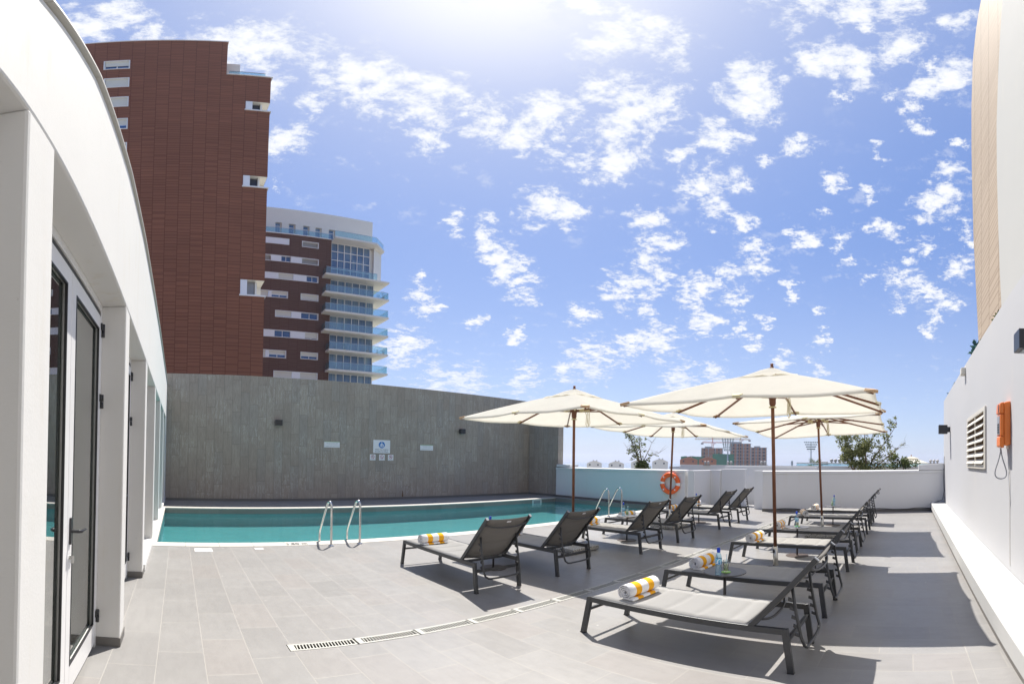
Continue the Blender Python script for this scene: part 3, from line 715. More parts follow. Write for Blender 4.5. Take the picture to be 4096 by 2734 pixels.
# ================================================================== RIGHT WALL, LEDGE, PARAPETS
rw=empty('boundary_wall','high white rendered wall running along the right side of the deck','wall')
f=MB(); f.hexa([(-3,-1.19,0),(16.1,-1.19,0),(16.1,-1.50,0),(-3,-1.50,0)],[(-3,-1.19,3.80),(16.1,-1.19,3.90),(16.1,-1.50,3.90),(-3,-1.50,3.80)])
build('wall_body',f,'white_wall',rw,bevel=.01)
lg=empty('ledge','wide low white ledge with grey skirting at the foot of the boundary wall','ledge')
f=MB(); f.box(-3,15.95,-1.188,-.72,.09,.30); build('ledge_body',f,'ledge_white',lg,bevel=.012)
f=MB(); f.box(-3,15.95,-1.186,-.745,0,.089); build('skirting',f,'grey_skirting',lg)
def parapet(name,label,a,b,h0,h1,th=.28,cap=True,capw=.025):
    t=empty(name,label,'parapet')
    f=MB(); f.wallseg(a,b,-th,0.09 if cap else 0,h0-.09,h1-.09)
    build('wall_body',f,'parapet_white',t,bevel=.008)
    if cap:
        A=Vector(a);B=Vector(b);d=(B-A).normalized();n=Vector((-d.y,d.x))
        f=MB(); p=A+n*capw; q=B+n*capw; z2=(h0,h1)
        nn=-n*(th+2*capw)
        f.hexa([(p.x,p.y,h0-.089),(q.x,q.y,h1-.089),(q.x+nn.x,q.y+nn.y,h1-.089),(p.x+nn.x,p.y+nn.y,h0-.089)],[(p.x,p.y,h0),(q.x,q.y,h1),(q.x+nn.x,q.y+nn.y,h1+.02),(p.x+nn.x,p.y+nn.y,h0+.02)])
        build('parapet_cap',f,'parapet_white',t,bevel=.008)
        f=MB(); pp=A+n*.010; qq=B+n*.010; n3=-n*(th)
        f.hexa([(pp.x,pp.y,0),(qq.x,qq.y,0),(qq.x+n3.x,qq.y+n3.y,0),(pp.x+n3.x,pp.y+n3.y,0)],[(pp.x,pp.y,.089),(qq.x,qq.y,.089),(qq.x+n3.x,qq.y+n3.y,.089),(pp.x+n3.x,pp.y+n3.y,.089)])
        build('skirting',f,'grey_skirting',t)
    return t
# direction from +y to -y gives the thickness away from the terrace (+x)
def par(name,label,p,q,h0,h1,**k): return parapet(name,label,q,p,h1,h0,**k)
par('parapet','white capped parapet at the end of the pool carrying the lifebuoy',(14.86,14.08),(14.42,7.55),1.33,1.345)
par('parapet','white capped parapet behind the far sun loungers, right of the gap',(14.45,4.72),(15.75,-1.185),1.36,1.42)
o=build('parapet_block',MB().box(14.85,15.4,13.25,14.06,1.36,1.47),'parapet_white',bevel=.02); tag(o,'raised white block on the parapet end next to the stone wall','block')
o=build('parapet_block',MB().hexa([(15.52,-.30,1.425),(15.95,-.30,1.425),(15.95,-1.18,1.425),(15.70,-1.18,1.425)],[(15.52,-.30,1.60),(15.95,-.30,1.60),(15.95,-1.18,1.66),(15.70,-1.18,1.66)]),'parapet_white',bevel=.01); tag(o,'raised white corner piece where the parapet meets the high wall','block')
# walls in the gap between the parapets
o=build('gap_wall',MB().box(14.50,17.3,7.22,7.46,0,1.345),'parapet_white',bevel=.008); tag(o,'short white side wall turning away behind the lifebuoy parapet','wall',)
o=build('gap_wall',MB().wallseg((15.9,6.85),(15.9,7.25),-.2,0,1.36),'parapet_white',bevel=.008); tag(o,'narrow white wall panel set back in the gap, with a small hook','wall')
o=build('gap_wall',MB().box(16.0,16.25,5.9,6.84,0,1.40),'parapet_white',bevel=.008); tag(o,'set back white wall in the middle of the gap','wall')
o=build('gap_wall',MB().box(17.3,17.6,3.5,7.22,-.1,1.50),'parapet_white',bevel=.008); tag(o,'farthest white wall seen through the gap, in shade','wall')
o=build('gap_wall',MB().box(15.1,15.32,4.73,5.22,0,1.37),'parapet_white',bevel=.008); tag(o,'narrow white wall end just left of the right parapet','wall')
# black cable
f=MB(); P=[(14.55,4.2,.12)]
rr=random.Random(3); ca=Vector((14.45,4.72)); cb=Vector((15.75,-1.185))
pts=[]
for k in range(26):
    s=.08+k/25*.86; p=ca.lerp(cb,s); pts.append((p.x-.05,p.y,.095+.02*math.sin(k*.9)+rr.uniform(0,.008)))
pts+=[(15.60,-.76,.18),(15.60,-.86,.30),(15.62,-1.0,.345),(15.60,-1.12,.40),(15.60,-1.165,.70),(15.62,-1.15,1.1),(15.63,-1.165,1.5),(15.63,-1.17,1.9)]
f.tube(pts,.010,8); o=build('cable',f,'cable_black'); tag(o,'thin black cable running along the parapet foot and up the corner','cable')
# things on the right wall (face at y=-1.19)
WY=-1.19
ph=empty('emergency_phone','orange weatherproof wall telephone with keypad and hanging cord loop','telephone',(5.46,WY,1.86))
f=MB(); f.hexa([(-.16,.0,.02),(.16,.0,.02),(.15,.10,.05),(-.15,.10,.0)],[(-.16,.0,.56),(.16,.0,.56),(.15,.10,.545),(-.15,.10,.545)]); 
build('back_box',f,'orange_plastic',ph,bevel=.018)
f=MB(); f.hexa([(-.135,.10,.40),(.135,.10,.40),(.135,.17,.41),(-.135,.17,.41)],[(-.135,.10,.55),(.135,.10,.55),(.13,.16,.535),(-.13,.16,.535)])
f.hexa([(-.135,.10,-.02),(.135,.10,-.02),(.12,.165,.0),(-.12,.165,.0)],[(-.135,.10,.13),(.135,.10,.13),(.125,.165,.12),(-.125,.165,.12)])
f.box(-.13,.13,.10,.157,.131,.399)
build('front_cover',f,'orange_plastic',ph,bevel=.012)
f=MB(); f.box(-.09,.09,.1575,.163,.15,.38); build('keypad_panel',f,'grey_plastic',ph)
f=MB()
for r_ in range(4):
    for c_ in range(3): f.box(-.055+c_*.04,-.03+c_*.04,.1635,.169,.165+r_*.032,.187+r_*.032)
build('keys',f,'dark_plastic',ph)
f=MB()
for r_ in range(6): f.box(-.09,-.02,.169,.176,.43+r_*.016,.437+r_*.016)
build('speaker_slots',f,'dark_plastic',ph)
f=MB(); pts=[]
for k in range(25):
    a=k/24; s=math.sin(a*math.pi); ang=math.pi*2*a
    pts.append((.02,.12-.11*math.sin(ang)*(.35+.65*s),-.02-.38*s**.8))
f.tube(pts,.0095,8); build('cord',f,'grey_plastic',ph)
f=MB(); ph.scale=(.85,.78,1); ph.location.x=5.50
f.tube([(-.10,.04,.03),(-.10,.04,-.03)],.02,10); f.tube([(-.10,.006,-.03),(-.10,.006,-1.5)],.004,6); build('cable_gland',f,'louvre_cream',ph)
vg=empty('vent_grille','cream louvred ventilation grille set in the white wall','vent',(8.25,WY,2.07))
W2,H2=1.13,.51
f=MB(); fw=.07
f.box(-W2,-W2+fw*1.6,-.02,.03,-H2,H2).box(W2-fw*1.6,W2,-.02,.03,-H2,H2).box(-W2+fw*1.6,W2-fw*1.6,-.02,.03,H2-fw,H2).box(-W2+fw*1.6,W2-fw*1.6,-.02,.03,-H2,-H2+fw).box(-.03,.03,-.02,.024,-H2+fw,H2-fw)
build('frame',f,'louvre_cream',vg,bevel=.004)
build('shadow_box',MB().box(-W2+.08,W2-.08,.001,.004,-H2+.05,H2-.05),'brown_rust_and_shade',vg)  # dark brown sheet: shade behind the louvres put into its colour
for s in (-1,1):
    for k in range(7):
        z=-H2+fw+.03+k*(2*H2-2*fw-.02)/7; x0,x1=(.032,W2-fw*1.6-.002) if s>0 else (-W2+fw*1.6+.002,-.032)
        f=MB(); f.hexa([(x0,.006,z+.055),(x1,.006,z+.055),(x1,.055,z-.02),(x0,.055,z-.02)],[(x0,.006,z+.065),(x1,.006,z+.065),(x1,.058,z-.008),(x0,.058,z-.008)])
        build('louvre',f,'louvre_cream',vg)
wl=wall_lamp((13.6,WY,2.68),math.pi,'black box lamp on the white wall near its far corner'); wl.scale=(1.25,1.7,1.3)
wall_lamp((4.22,WY,2.86),math.pi,'black box lamp cut by the right edge of the view')
o=build('alarm_box',MB().box(9.75,9.98,WY,WY+.10,3.62,3.78),'louvre_cream',bevel=.015); tag(o,'small cream plastic box fixed high on the white wall','fixture')
# ================================================================== LADDERS
def ladder(x0,x1,yd,label):
    t=empty('pool_ladder',label,'ladder',((x0+x1)/2,yd,0),0,'steel pool ladders'); w_=(x1-x0)/2
    for s in (-1,1):
        pts=[(0,0,0),(0,.0,.45),(0,.002,.66),(0,.022,.765),(0,.075,.818),(0,.14,.80),(0,.20,.72),(0,.32,.50),(0,.44,.27),(0,.474,.18),(0,.477,.08),(0,.478,-.2),(0,.478,-.52)]
        # smooth with catmull-rom
        P=[Vector(p) for p in pts]; out=[]
        for i in range(len(P)-1):
            p0=P[max(i-1,0)];p1=P[i];p2=P[i+1];p3=P[min(i+2,len(P)-1)]
            for k in range(5):
                u=k/5; out.append(.5*((2*p1)+(-p0+p2)*u+(2*p0-5*p1+4*p2-p3)*u*u+(-p0+3*p1-3*p2+p3)*u**3))
        out.append(P[-1])
        f=MB(); f.tube([p+Vector((s*w_,0,0)) for p in out],.0215,14); build('rail',f,'steel',t)
        f=MB(); f.lathe([(.055,0),(.052,.012),(.034,.022),(.024,.03)],(s*w_,0,0),20); build('flange',f,'steel',t)
    for z in (-.24,-.40):
        build('step',MB().box(-w_,w_,.45,.53,z,z+.025),'steel',t)
    return t
ladder(2.665,3.245,7.77,'near polished steel pool ladder beside the depth lettering').rotation_euler.z=R(8)
ladder(10.62,11.25,7.98,'far polished steel pool ladder beyond the loungers')
# ================================================================== SUN LOUNGERS
def lounger_proto(label):
    t=empty('sun_lounger',label,'sun lounger',(0,0,0),0,'charcoal sun loungers on the pool deck')
    X=.33; Z=.385
    f=MB()
    for s in (-1,1):
        f.box(s*X-.016,s*X+.016,-.865,.835,Z-.052,Z)
    f.box(-X+.016,X-.016,.795,.83,Z-.046,Z-.012); f.box(-X+.016,X-.016,-.60,-.57,Z-.060,Z-.025)
    f.box(-X+.017,X-.017,.862,.888,.235,.262) ; f.box(-X+.016,X-.016,-.892,-.862,.255,.29)
    build('frame',f,'charcoal_metal',t,bevel=.003)
    for s in (-1,1):
        for e,(yt,yb) in (('f',(.845,.915)),('h',(-.868,-.915))):
            f=MB(); x0,x1=s*X-.018,s*X+.018; d=.024
            f.hexa([(x0,yb-d,.006),(x1,yb-d,.006),(x1,yb+d,.006),(x0,yb+d,.006)],[(x0,yt-d,Z+.002),(x1,yt-d,Z+.002),(x1,yt+d,Z-.006),(x0,yt+d,Z-.006)])
            l=build('leg',f,'charcoal_metal',t,bevel=.003)
            build('foot_cap',MB().box(x0-.001,x1+.001,yb-d-.001,yb+d+.001,0,.008),'rubber_black',l)
    # seat sling, padded, with cross seams
    def sling(y0,y1,w_,n,th,seams,sag):
        f=MB(); nx=8; top=[];bot=[]
        for j in range(n+1):
            v=j/n; y=y0+(y1-y0)*v; tr=[];br=[]
            for i in range(nx+1):
                u=i/nx*2-1; x=u*w_
                q=min([abs(v-s_) for s_ in seams]+[1])
                puff=th*(1-math.exp(-(q/.022)**2)*.75)*(1-abs(u)**6*.6)
                z=-sag*(1-u*u)
                tr.append(f.bm.verts.new((x,y,z+puff))); br.append(f.bm.verts.new((x,y,z-puff*.8)))
            top.append(tr);bot.append(br)
        for j in range(n):
            for i in range(nx):
                q=f.bm.faces.new([top[j][i],top[j][i+1],top[j+1][i+1],top[j+1][i]]);q.smooth=True
                q=f.bm.faces.new([bot[j][i],bot[j+1][i],bot[j+1][i+1],bot[j][i+1]]);q.smooth=True
        for j in range(n):
            f.bm.faces.new([top[j][0],top[j+1][0],bot[j+1][0],bot[j][0]]); f.bm.faces.new([top[j][nx],bot[j][nx],bot[j+1][nx],top[j+1][nx]])
        for i in range(nx):
            f.bm.faces.new([top[0][i],bot[0][i],bot[0][i+1],top[0][i+1]]); f.bm.faces.new([top[n][i],top[n][i+1],bot[n][i+1],bot[n][i]])
        return f
    f=sling(.835,-.565,X-.014,80,.014,(.0,.30,.50,.70,.90,1.0),.012); f.xf(Matrix.Translation((0,0,Z-.006)))
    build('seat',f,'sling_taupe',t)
    # backrest
    A=Vector((0,-.60,.375)); B=Vector((0,-1.085,.955)); L=(B-A).length; ang=math.atan2(B.z-A.z,-(B.y-A.y))
    Mx=Matrix.Translation(A)@Matrix.Rotation(-ang,4,'X')   # local -y runs up the backrest
    f=sling(-.02,-L+.015,X-.016,46,.013,(.0,.12,.42,.72,1.0),.020); f.xf(Mx)
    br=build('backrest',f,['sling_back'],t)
    for s in (-1,1):
        f=MB().box(s*(X)-.014,s*(X)+.014,-L,.0,-.028,.012); f.xf(Mx); r=build('side_rail',f,'charcoal_metal',br,bevel=.003)
        f=MB().box(s*X-.015,s*X+.015,-L-.006,-L+.001,-.029,.013); f.xf(Mx); build('rail_cap',f,'grey_plastic',r)
    def bow(yy,dep):
        f=MB(); f.tube([((X-.015)*u,yy,-.020-dep*(1-abs(u)**3.0)) for u in [k/10-1 for k in range(21)]],.0105,10); f.xf(Mx); build('cross_bow',f,'charcoal_metal',br)
    bow(-L+.10,.055); bow(-.10,.06)
    f=MB(); f.box(-.03,.03,-L+.030,-L+.055,-.0395,-.037); f.xf(Mx); build('maker_tag',f,'sign_white',br)
    # adjustable prop: U bar with ratchet teeth
    f=MB(); xa=X-.055
    T0=Vector((0,-.905,.705)); T1=Vector((0,-.985,.225))
    pts=[(-xa,T0.y,T0.z),(-xa,-.935,.50),(-xa,-.972,.30),(-xa+.012,-.995,.225),(-xa+.055,-1.0,.195),(-xa+.10,-1.002,.188),(0,-1.003,.186),(xa-.10,-1.002,.188),(xa-.055,-1.0,.195),(xa-.012,-.995,.225),(xa,-.972,.30),(xa,-.935,.50),(xa,T0.y,T0.z)]
    f.tube(pts,.0125,10)
    f.tube([(-X+.01,-.885,.285),(X-.01,-.885,.285)],.012,10)
    pr=build('prop_bar',f,'charcoal_metal',t)
    f=MB()
    for s in (-1,1):
        for k in range(5):
            z=.30+k*.072; y=-.972+(z-.30)*.185+.012
            f.hexa([(s*xa-.005,y,z),(s*xa+.005,y,z),(s*xa+.005,y+.034,z+.012),(s*xa-.005,y+.034,z+.012)],[(s*xa-.005,y+.006,z+.030),(s*xa+.005,y+.006,z+.030),(s*xa+.005,y+.030,z+.040),(s*xa-.005,y+.030,z+.040)])
    build('ratchet_teeth',f,'charcoal_metal',pr)
    return t
LA=[(3.555,5.195,'sun lounger nearest the steel ladder, leftmost of the poolside row'),
    (4.90,5.19,'poolside sun lounger second from the left, in front of the first parasol pole'),
    (6.965,5.21,'third poolside sun lounger from the left with a sunlit seat and drinks table behind'),
    (8.335,5.235,'fourth poolside sun lounger, in front of the pole by the lifebuoy'),
    (10.42,5.26,'fifth poolside sun lounger, its table holding an orange drink behind it'),
    (11.80,5.30,'farthest poolside sun lounger, before the gap in the parapet')]
LB=[(3.50,1.725,'large foreground sun lounger with sunlit seat and a rolled towel at its foot'),
    (4.87,1.74,'shaded sun lounger directly behind the foreground one, beside the water bottle table'),
    (6.99,1.795,'third sun lounger of the wall-side row, behind the big parasol pole'),
    (8.44,1.82,'fourth sun lounger of the wall-side row, behind the table with orange juice'),
    (10.70,1.85,'fifth sun lounger of the wall-side row, crossed by the rear parasol pole'),
    (12.17,1.87,'last sun lounger of the wall-side row, closest to the right parapet')]
proto=lounger_proto(LA[0][2]); first=True
jr=random.Random(11)
for x,y,l in LA+LB:
    o=proto if first else copy_tree(proto,None,l); first=False
    o.location=(x,y,0); o.rotation_euler=(0,0,R(jr.uniform(-.35,.35)))
# ================================================================== TOWELS
def towel_proto(label,cat='towel'):
    Lh=.225; r0=.018; f=MB()
    turns=3.4; n=110; th=.009
    pts=[]
    for k in range(n+1):
        a=k/n*turns*2*math.pi; r=r0+(.074-r0)*k/n
        pts.append((math.sin(a)*r,math.cos(a)*r))
    # sheet with thickness following the spiral; ends with a short tail on the seat
    a=turns*2*math.pi; 
    ring_o=[];ring_i=[]
    for k,(y,z) in enumerate(pts):
        d=math.hypot(y,z); u=(d-th*.92)/d
        ring_o.append((y,z)); ring_i.append((y*u,z*u))
    rows=[]
    for (yo,zo),(yi,zi) in zip(ring_o,ring_i):
        w1=Lh+random.uniform(-.0025,.0025)
        rows.append([f.bm.verts.new((-w1,yo,zo)),f.bm.verts.new((-w1*.5,yo*1.008,zo*1.008)),f.bm.verts.new((0,yo*1.0,zo)),f.bm.verts.new((w1*.5,yo*1.01,zo*1.01)),f.bm.verts.new((w1,yo,zo)),f.bm.verts.new((w1,yi,zi)),f.bm.verts.new((-w1,yi,zi))])
    for a_,b_ in zip(rows[:-1],rows[1:]):
        for i in range(7):
            q=f.bm.faces.new([a_[i],a_[(i+1)%7],b_[(i+1)%7],b_[i]]); q.smooth=i in(0,1,2,3)
    f.bm.faces.new(rows[0]); f.bm.faces.new(rows[-1][::-1])
    o=build('rolled_towel',f,'towel_striped'); tag(o,label,cat,'rolled striped towels on the loungers')
    # flat folded tail under the roll, same cloth
    g=MB(); g.hexa([(-Lh+.01,-.085,-.076),(Lh-.02,-.080,-.076),(Lh-.02,.03,-.076),(-Lh+.01,.03,-.076)],[(-Lh+.01,-.080,-.052),(Lh-.02,-.074,-.052),(Lh-.02,.03,-.058),(-Lh+.01,.03,-.058)])
    build('tail_fold',g,'towel_striped',o,bevel=.01)
    return o
TW_=[(3.475,5.64,3,'striped towel roll on the sunlit seat of the leftmost poolside lounger',0),
(4.90,5.62,4,'striped towel roll half hidden behind the second poolside backrest',0),
(6.90,5.60,6,'towel roll glimpsed right of the second poolside backrest',0),
(8.28,5.72,-3,'towel roll behind the glasses on the third poolside table',0),
(10.22,5.68,2,'striped towel roll just left of the pole by the lifebuoy',0),
(11.80,5.80,5,'partly hidden towel roll near the orange drink, farthest poolside lounger',0),
(3.47,2.25,-2,'big striped towel roll on the foreground lounger',0),
(4.84,2.27,-3,'striped towel roll left of the water bottle on the second lounger',0),
(6.80,2.32,-4,'striped towel roll on the third wall-side lounger, left of the big pole',0),
(8.32,2.37,2,'striped towel roll just right of the big parasol pole',0),
(10.47,2.40,22,'crumpled golden towel roll behind the orange juice glass',0),
(11.92,2.44,0,'smallest far towel roll, on the last wall-side lounger',0)]
tp=towel_proto(TW_[0][3]); first=True
for x,y,a,l,_ in TW_:
    o=tp if first else copy_tree(tp,None,l); first=False
    o.location=(x,y,.385+.014+.066); o.rotation_euler=(R(jr.uniform(-8,8)) if 0 else 0,0,R(a))
# ================================================================== SIDE TABLES, BOTTLES, GLASSES
def table_proto(label):
    t=empty('side_table',label,'side table',(0,0,0),0,'small round side tables')
    f=MB(); f.lathe([(.195,.508),(.212,.510),(.212,.518),(.209,.520)],(0,0,0),48,smooth=False); build('tabletop',f,'table_metal',t)
    f=MB(); f.tube([(0,0,.008),(0,0,.508)],.0155,16); build('stem',f,'table_metal',t)
    f=MB(); f.lathe([(.192,0),(.192,.007),(.19,.009)],(0,0,0),48,smooth=False); build('base_plate',f,'dark_bronze',t)
    return t
TB=[(4.23,5.22,'round side table seen under the first poolside backrest'),(7.67,5.30,'round side table with bottle and lemon drink, third poolside pair'),(11.02,5.34,'farthest poolside side table, carrying the tall orange drink'),
(4.235,1.76,'nearest round side table, holding the large water bottle and pale drink'),(7.69,1.88,'round side table with orange juice between wall-side loungers'),(12.05-.6,1.95,'far side table with pale green drink before the right parapet')]
TB[5]=(11.75,1.94,TB[5][2])
p0=table_proto(TB[0][2]); first=True
for x,y,l in TB:
    o=p0 if first else copy_tree(p0,None,l); first=False
    o.location=(x,y,0)
def bottle_proto(label):
    t=empty('water_bottle',label,'bottle',(0,0,0),0,'small water bottles with blue caps')
    pr=[(.012,.004),(.026,.0),(.030,.006),(.031,.02),(.029,.03),(.031,.042),(.029,.054),(.031,.066),(.0295,.078),(.031,.09),(.030,.105),(.031,.12),(.0315,.165),(.030,.18),(.024,.205),(.0165,.222),(.0145,.235)]
    f=MB(); f.lathe(pr,(0,0,0),20); build('bottle_body',f,'bottle_plastic',t)
    f=MB(); f.lathe([(.0320,.108),(.0325,.113),(.0328,.163),(.0322,.168)],(0,0,0),20,close=False); build('bottle_label',f,'bottle_label',t)
    f=MB(); f.lathe([(.017,.228),(.0175,.232),(.0175,.25),(.016,.262),(.016,.274),(.0125,.277)],(0,0,0),18); build('cap',f,'cap_blue',t)
    return t
BT=[(4.18,5.245,'blue-capped water bottle peeking over the first poolside backrest'),(7.62,5.36,'water bottle beside the lemon drink on the third poolside table'),(10.98,5.40,'far poolside water bottle beside the orange drink'),
(4.085,1.765,'large foreground water bottle with blue cap and label'),(7.66,1.885,'water bottle next to the orange juice on the wall-side table'),(11.86,1.93,'water bottle beside the pale green drink near the right parapet')]
bp_=bottle_proto(BT[0][2]); first=True
for x,y,l in BT:
    o=bp_ if first else copy_tree(bp_,None,l); first=False
    o.location=(x,y,.5205); o.rotation_euler=(0,0,jr.uniform(0,6)); o.scale=(1,1,1)
def glass(x,y,h,r,fill,juice,label,straw,coaster=True,lid=False):
    t=empty('drinking_glass',label,'glass',(x,y,.5205),0)
    z0=0
    if coaster:
        c=MB(); c.lathe([(.046,0),(.047,.003),(.045,.005)],(x,y,.5205),28); tag(build('coaster',c,'coaster_green'),'round green coaster under the '+label,'coaster'); z0=.006
    f=MB(); f.lathe([(r*.8,z0),(r*.86,z0+.004),(r,z0+h),(r-.002,z0+h),(r*.80,z0+.012),(.002,z0+.011)],(0,0,0),24); build('tumbler',f,'clear_glass',t)
    f=MB(); f.lathe([(r*.78,z0+.013),(r*.78+ (r*.16)*fill,z0+.013+(h-.013)*fill)],(0,0,0),20); build('drink',f,juice,t)
    f=MB(); f.tube([(-.012,0,z0+.02),(r*.75,.005,z0+h+.01),(r*1.25,.008,z0+h*1.42)],.003,8); build('straw',f,straw,t)
    return t
glass(4.20,1.735,.125,.031,.62,'juice_pale','pale drink in a tall glass beside the large foreground bottle','straw_blue')
glass(7.745,1.895,.13,.030,.42,'juice_orange','orange juice glass with a red straw on the wall-side table','straw_red')
glass(11.72,1.955,.14,.032,.62,'juice_green','pale green drink in a glass near the right parapet','straw_green',False)
glass(7.72,5.335,.135,.031,.66,'juice_green','lemon drink with a blue straw on the third poolside table','straw_blue',False)
glass(11.07,5.37,.15,.028,.75,'juice_orange','tall orange drink on the farthest poolside table','straw_red',False)
# ================================================================== PARASOLS
def parasol(x,y,rot,h,tx,ty,dh,a,label,blabel):
    t=empty('parasol',label,'parasol',(x,y,0),0,'cream square parasols')
    ax=Vector((tx,ty,1)).normalized(); e1=Vector((math.cos(rot),math.sin(rot),0)); e1=(e1-ax*e1.dot(ax)).normalized(); e2=ax.cross(e1)
    Mx=Matrix((( e1.x,e2.x,ax.x,0),(e1.y,e2.y,ax.y,0),(e1.z,e2.z,ax.z,0),(0,0,0,1)))
    t.matrix_world=Matrix.Translation((x,y,0))@Mx
    apex=h+dh-.14     # top of the main canopy
    rimpts=[(-1,1),(-1,0),(-1,-1),(0,-1),(1,-1),(1,0),(1,1),(0,1)]
    vent=.19
    f=MB(); n=14; m_=8
    def rib_pt(d,s):
        ux,uy=d; r=s
        drop=(apex-h)*(s**1.10)
        return Vector((ux*a*s,uy*a*s,apex-drop))
    vg_=[]
    for i in range(8):
        d0=rimpts[i];d1=rimpts[(i+1)%8]; row=[]
        for j in range(n+1):
            s=vent+(1-vent)*j/n; rr_=[]
            A=rib_pt(d0,s);B=rib_pt(d1,s)
            for k in range(m_+1):
                u=k/m_; p=A.lerp(B,u); w4=4*u*(1-u)
                p.z-=.030*w4*s*s*1.0
                # hem pulls in a little between ribs
                c=Vector((p.x,p.y,0)); p-= c.normalized()*(.018*w4*s**4) if c.length>0 else Vector()
                p.z+=.004*math.sin(9*u+5*s+i)*s*w4
                rr_.append(p)
            row.append(rr_)
        vs=[[f.bm.verts.new(p) for p in r_] for r_ in row]
        for j in range(n):
            for k in range(m_):
                q=f.bm.faces.new([vs[j][k],vs[j][k+1],vs[j+1][k+1],vs[j+1][k]]); q.smooth=True
        # hem: a narrow folded band
        low=[f.bm.verts.new(p+Vector((0,0,-.020))-Vector((p.x,p.y,0)).normalized()*.004) for p in row[-1]]
        for k in range(m_):
            f.bm.faces.new([vs[-1][k],vs[-1][k+1],low[k+1],low[k]])
    bmesh.ops.remove_doubles(f.bm,verts=f.bm.verts,dist=.0008)
    build('canopy',f,'canopy_cream',t,recalc=False)
    # loose wind cap over the vent
    f=MB(); rings=[]; rv=random.Random(int(x*10)); seg=32
    ctop=apex+.066
    for j,s in enumerate((.015,.05,.10,.15,.20,.25,.30)):
        z=apex-(apex-h)*s**1.10+.016+.052*(1-s/.30)**1.5
        r_=[]
        for k in range(seg):
            an=2*math.pi*k/seg+math.pi/4; c,s_=math.cos(an),math.sin(an); sq=1/max(abs(c),abs(s_))
            rad=a*s*(1*.35+sq*.65); wob=.011*math.sin(k*2.3+j*1.1)+rv.uniform(-.006,.008)
            r_.append(f.bm.verts.new((rad*c,rad*s_,z+wob*(j/5.0))))
        rings.append(r_)
    for j in range(len(rings)-1):
        for k in range(seg):
            q=f.bm.faces.new([rings[j][k],rings[j][(k+1)%seg],rings[j+1][(k+1)%seg],rings[j+1][k]]); q.smooth=True
    f.bm.faces.new(rings[0]); build('wind_cap',f,'canopy_cream',t,recalc=False)
    f=MB(); f.tube([(0,0,.30),(0,0,apex+.08)],.0245,16); build('pole',f,'teak',t)
    f=MB(); f.lathe([(.02,ctop-.01),(.026,ctop),(.018,ctop+.02),(.024,ctop+.045),(.014,ctop+.055)],(0,0,0),14); build('finial',f,'teak',t)
    hubz=h+.16
    f=MB(); f.lathe([(.030,hubz-.16),(.045,hubz-.13),(.047,hubz-.06),(.060,hubz-.04),(.062,hubz),(.045,hubz+.015),(.028,hubz+.02)],(0,0,0),18); build('hub',f,'teak',t)
    f=MB(); f.lathe([(.033,hubz-.185),(.050,hubz-.183),(.050,hubz-.165),(.033,hubz-.163)],(0,0,0),18); build('hub_ring',f,'brass_cream',t)
    f=MB(); f.lathe([(.026,apex-.10),(.06,apex-.09),(.06,apex-.03),(.026,apex-.02)],(0,0,0),16); build('top_hub',f,'teak',t)
    for d in rimpts:
        n_=1.0
        p1=rib_pt(d,.985)-Vector((0,0,.032)); p0_=Vector((d[0]*.05,d[1]*.05,apex-.06))
        f=MB(); f.bar(p0_,p1,.022,.030); rb=build('rib',f,'teak',t,bevel=.003)
        mid=rib_pt(d,.47 if d[0]*d[1]!=0 else .55)-Vector((0,0,.040)); h0=Vector((d[0],d[1],0)).normalized()*.055+Vector((0,0,hubz-.025))
        f=MB(); f.bar(h0,mid,.018,.026); st=build('strut',f,'teak',rb,bevel=.002)
        q=h0.lerp(mid,.10);q2=h0.lerp(mid,.24)
        f=MB(); f.bar(q,q2,.026,.034); build('strut_bracket',f,'brass_cream',rb)
        # sewn pocket holding the rib end
        tt=rib_pt(d,1.0); dirn=Vector((d[0],d[1],0)).normalized(); sd_=Vector((-dirn.y,dirn.x,0))
        f=MB(); e=.075; z1=.007
        ib=rib_pt(d,.955)
        f.hexa([tt-sd_*e*.55-Vector((0,0,.028)),tt+sd_*e*.55-Vector((0,0,.028)),ib+sd_*e-Vector((0,0,.030)),ib-sd_*e-Vector((0,0,.030))],
               [tt-sd_*e*.5+Vector((0,0,z1))+dirn*.01,tt+sd_*e*.5+Vector((0,0,z1))+dirn*.01,ib+sd_*e*.75+Vector((0,0,z1)),ib-sd_*e*.75+Vector((0,0,z1))])
        build('rib_pocket',f,'pocket_tan' if d[0]*d[1]!=0 else 'rope_cream',t,bevel=.006)
    f=MB()
    pts=[(0.03,-.03,hubz),(.10,-.14,hubz+.02),(.13,-.18,hubz-.10),(.125,-.17,hubz-.27),(.145,-.19,hubz-.33),(.16,-.20,hubz-.27),(.15,-.19,hubz-.08),(.14,-.18,hubz+.02)]
    f.tube(pts,.006,6); f.tube([(p[0]+.03,p[1]-.01,p[2]+.03) for p in pts[2:]],.006,6); build('pull_cord',f,'rope_cream',t)
    # base
    b=empty('granite_stand',blabel,'parasol base',(x,y,0),R(jr.uniform(-4,4)),'granite parasol bases')
    g=MB(); g.box(-.33,.33,-.33,.33,.012,.085); build('granite_slab',g,'granite',b,bevel=.006)
    g=MB()
    for sx_ in (-1,1):
        for sy_ in (-1,1): g.lathe([(.03,0),(.03,.012)],(sx_*.27,sy_*.27,0),12)
    build('foot_pads',g,'rubber_black',b)
    g=MB(); g.tube([(0,0,.085),(tx*.42,ty*.42,.46)],.034,18); g.lathe([(.075,.085),(.072,.094),(.04,.10)],(0,0,0),18); sl=build('steel_sleeve',g,'brushed_steel',b)
    for z in (.40,.17):
        g=MB(); g.tube([(-.03,.0,z),(-.055,.01,z)],.006,8); g.ball((-.075,.012,z),.024,(1,.6,1.3)); build('clamp_knob',g,'rubber_black',sl)
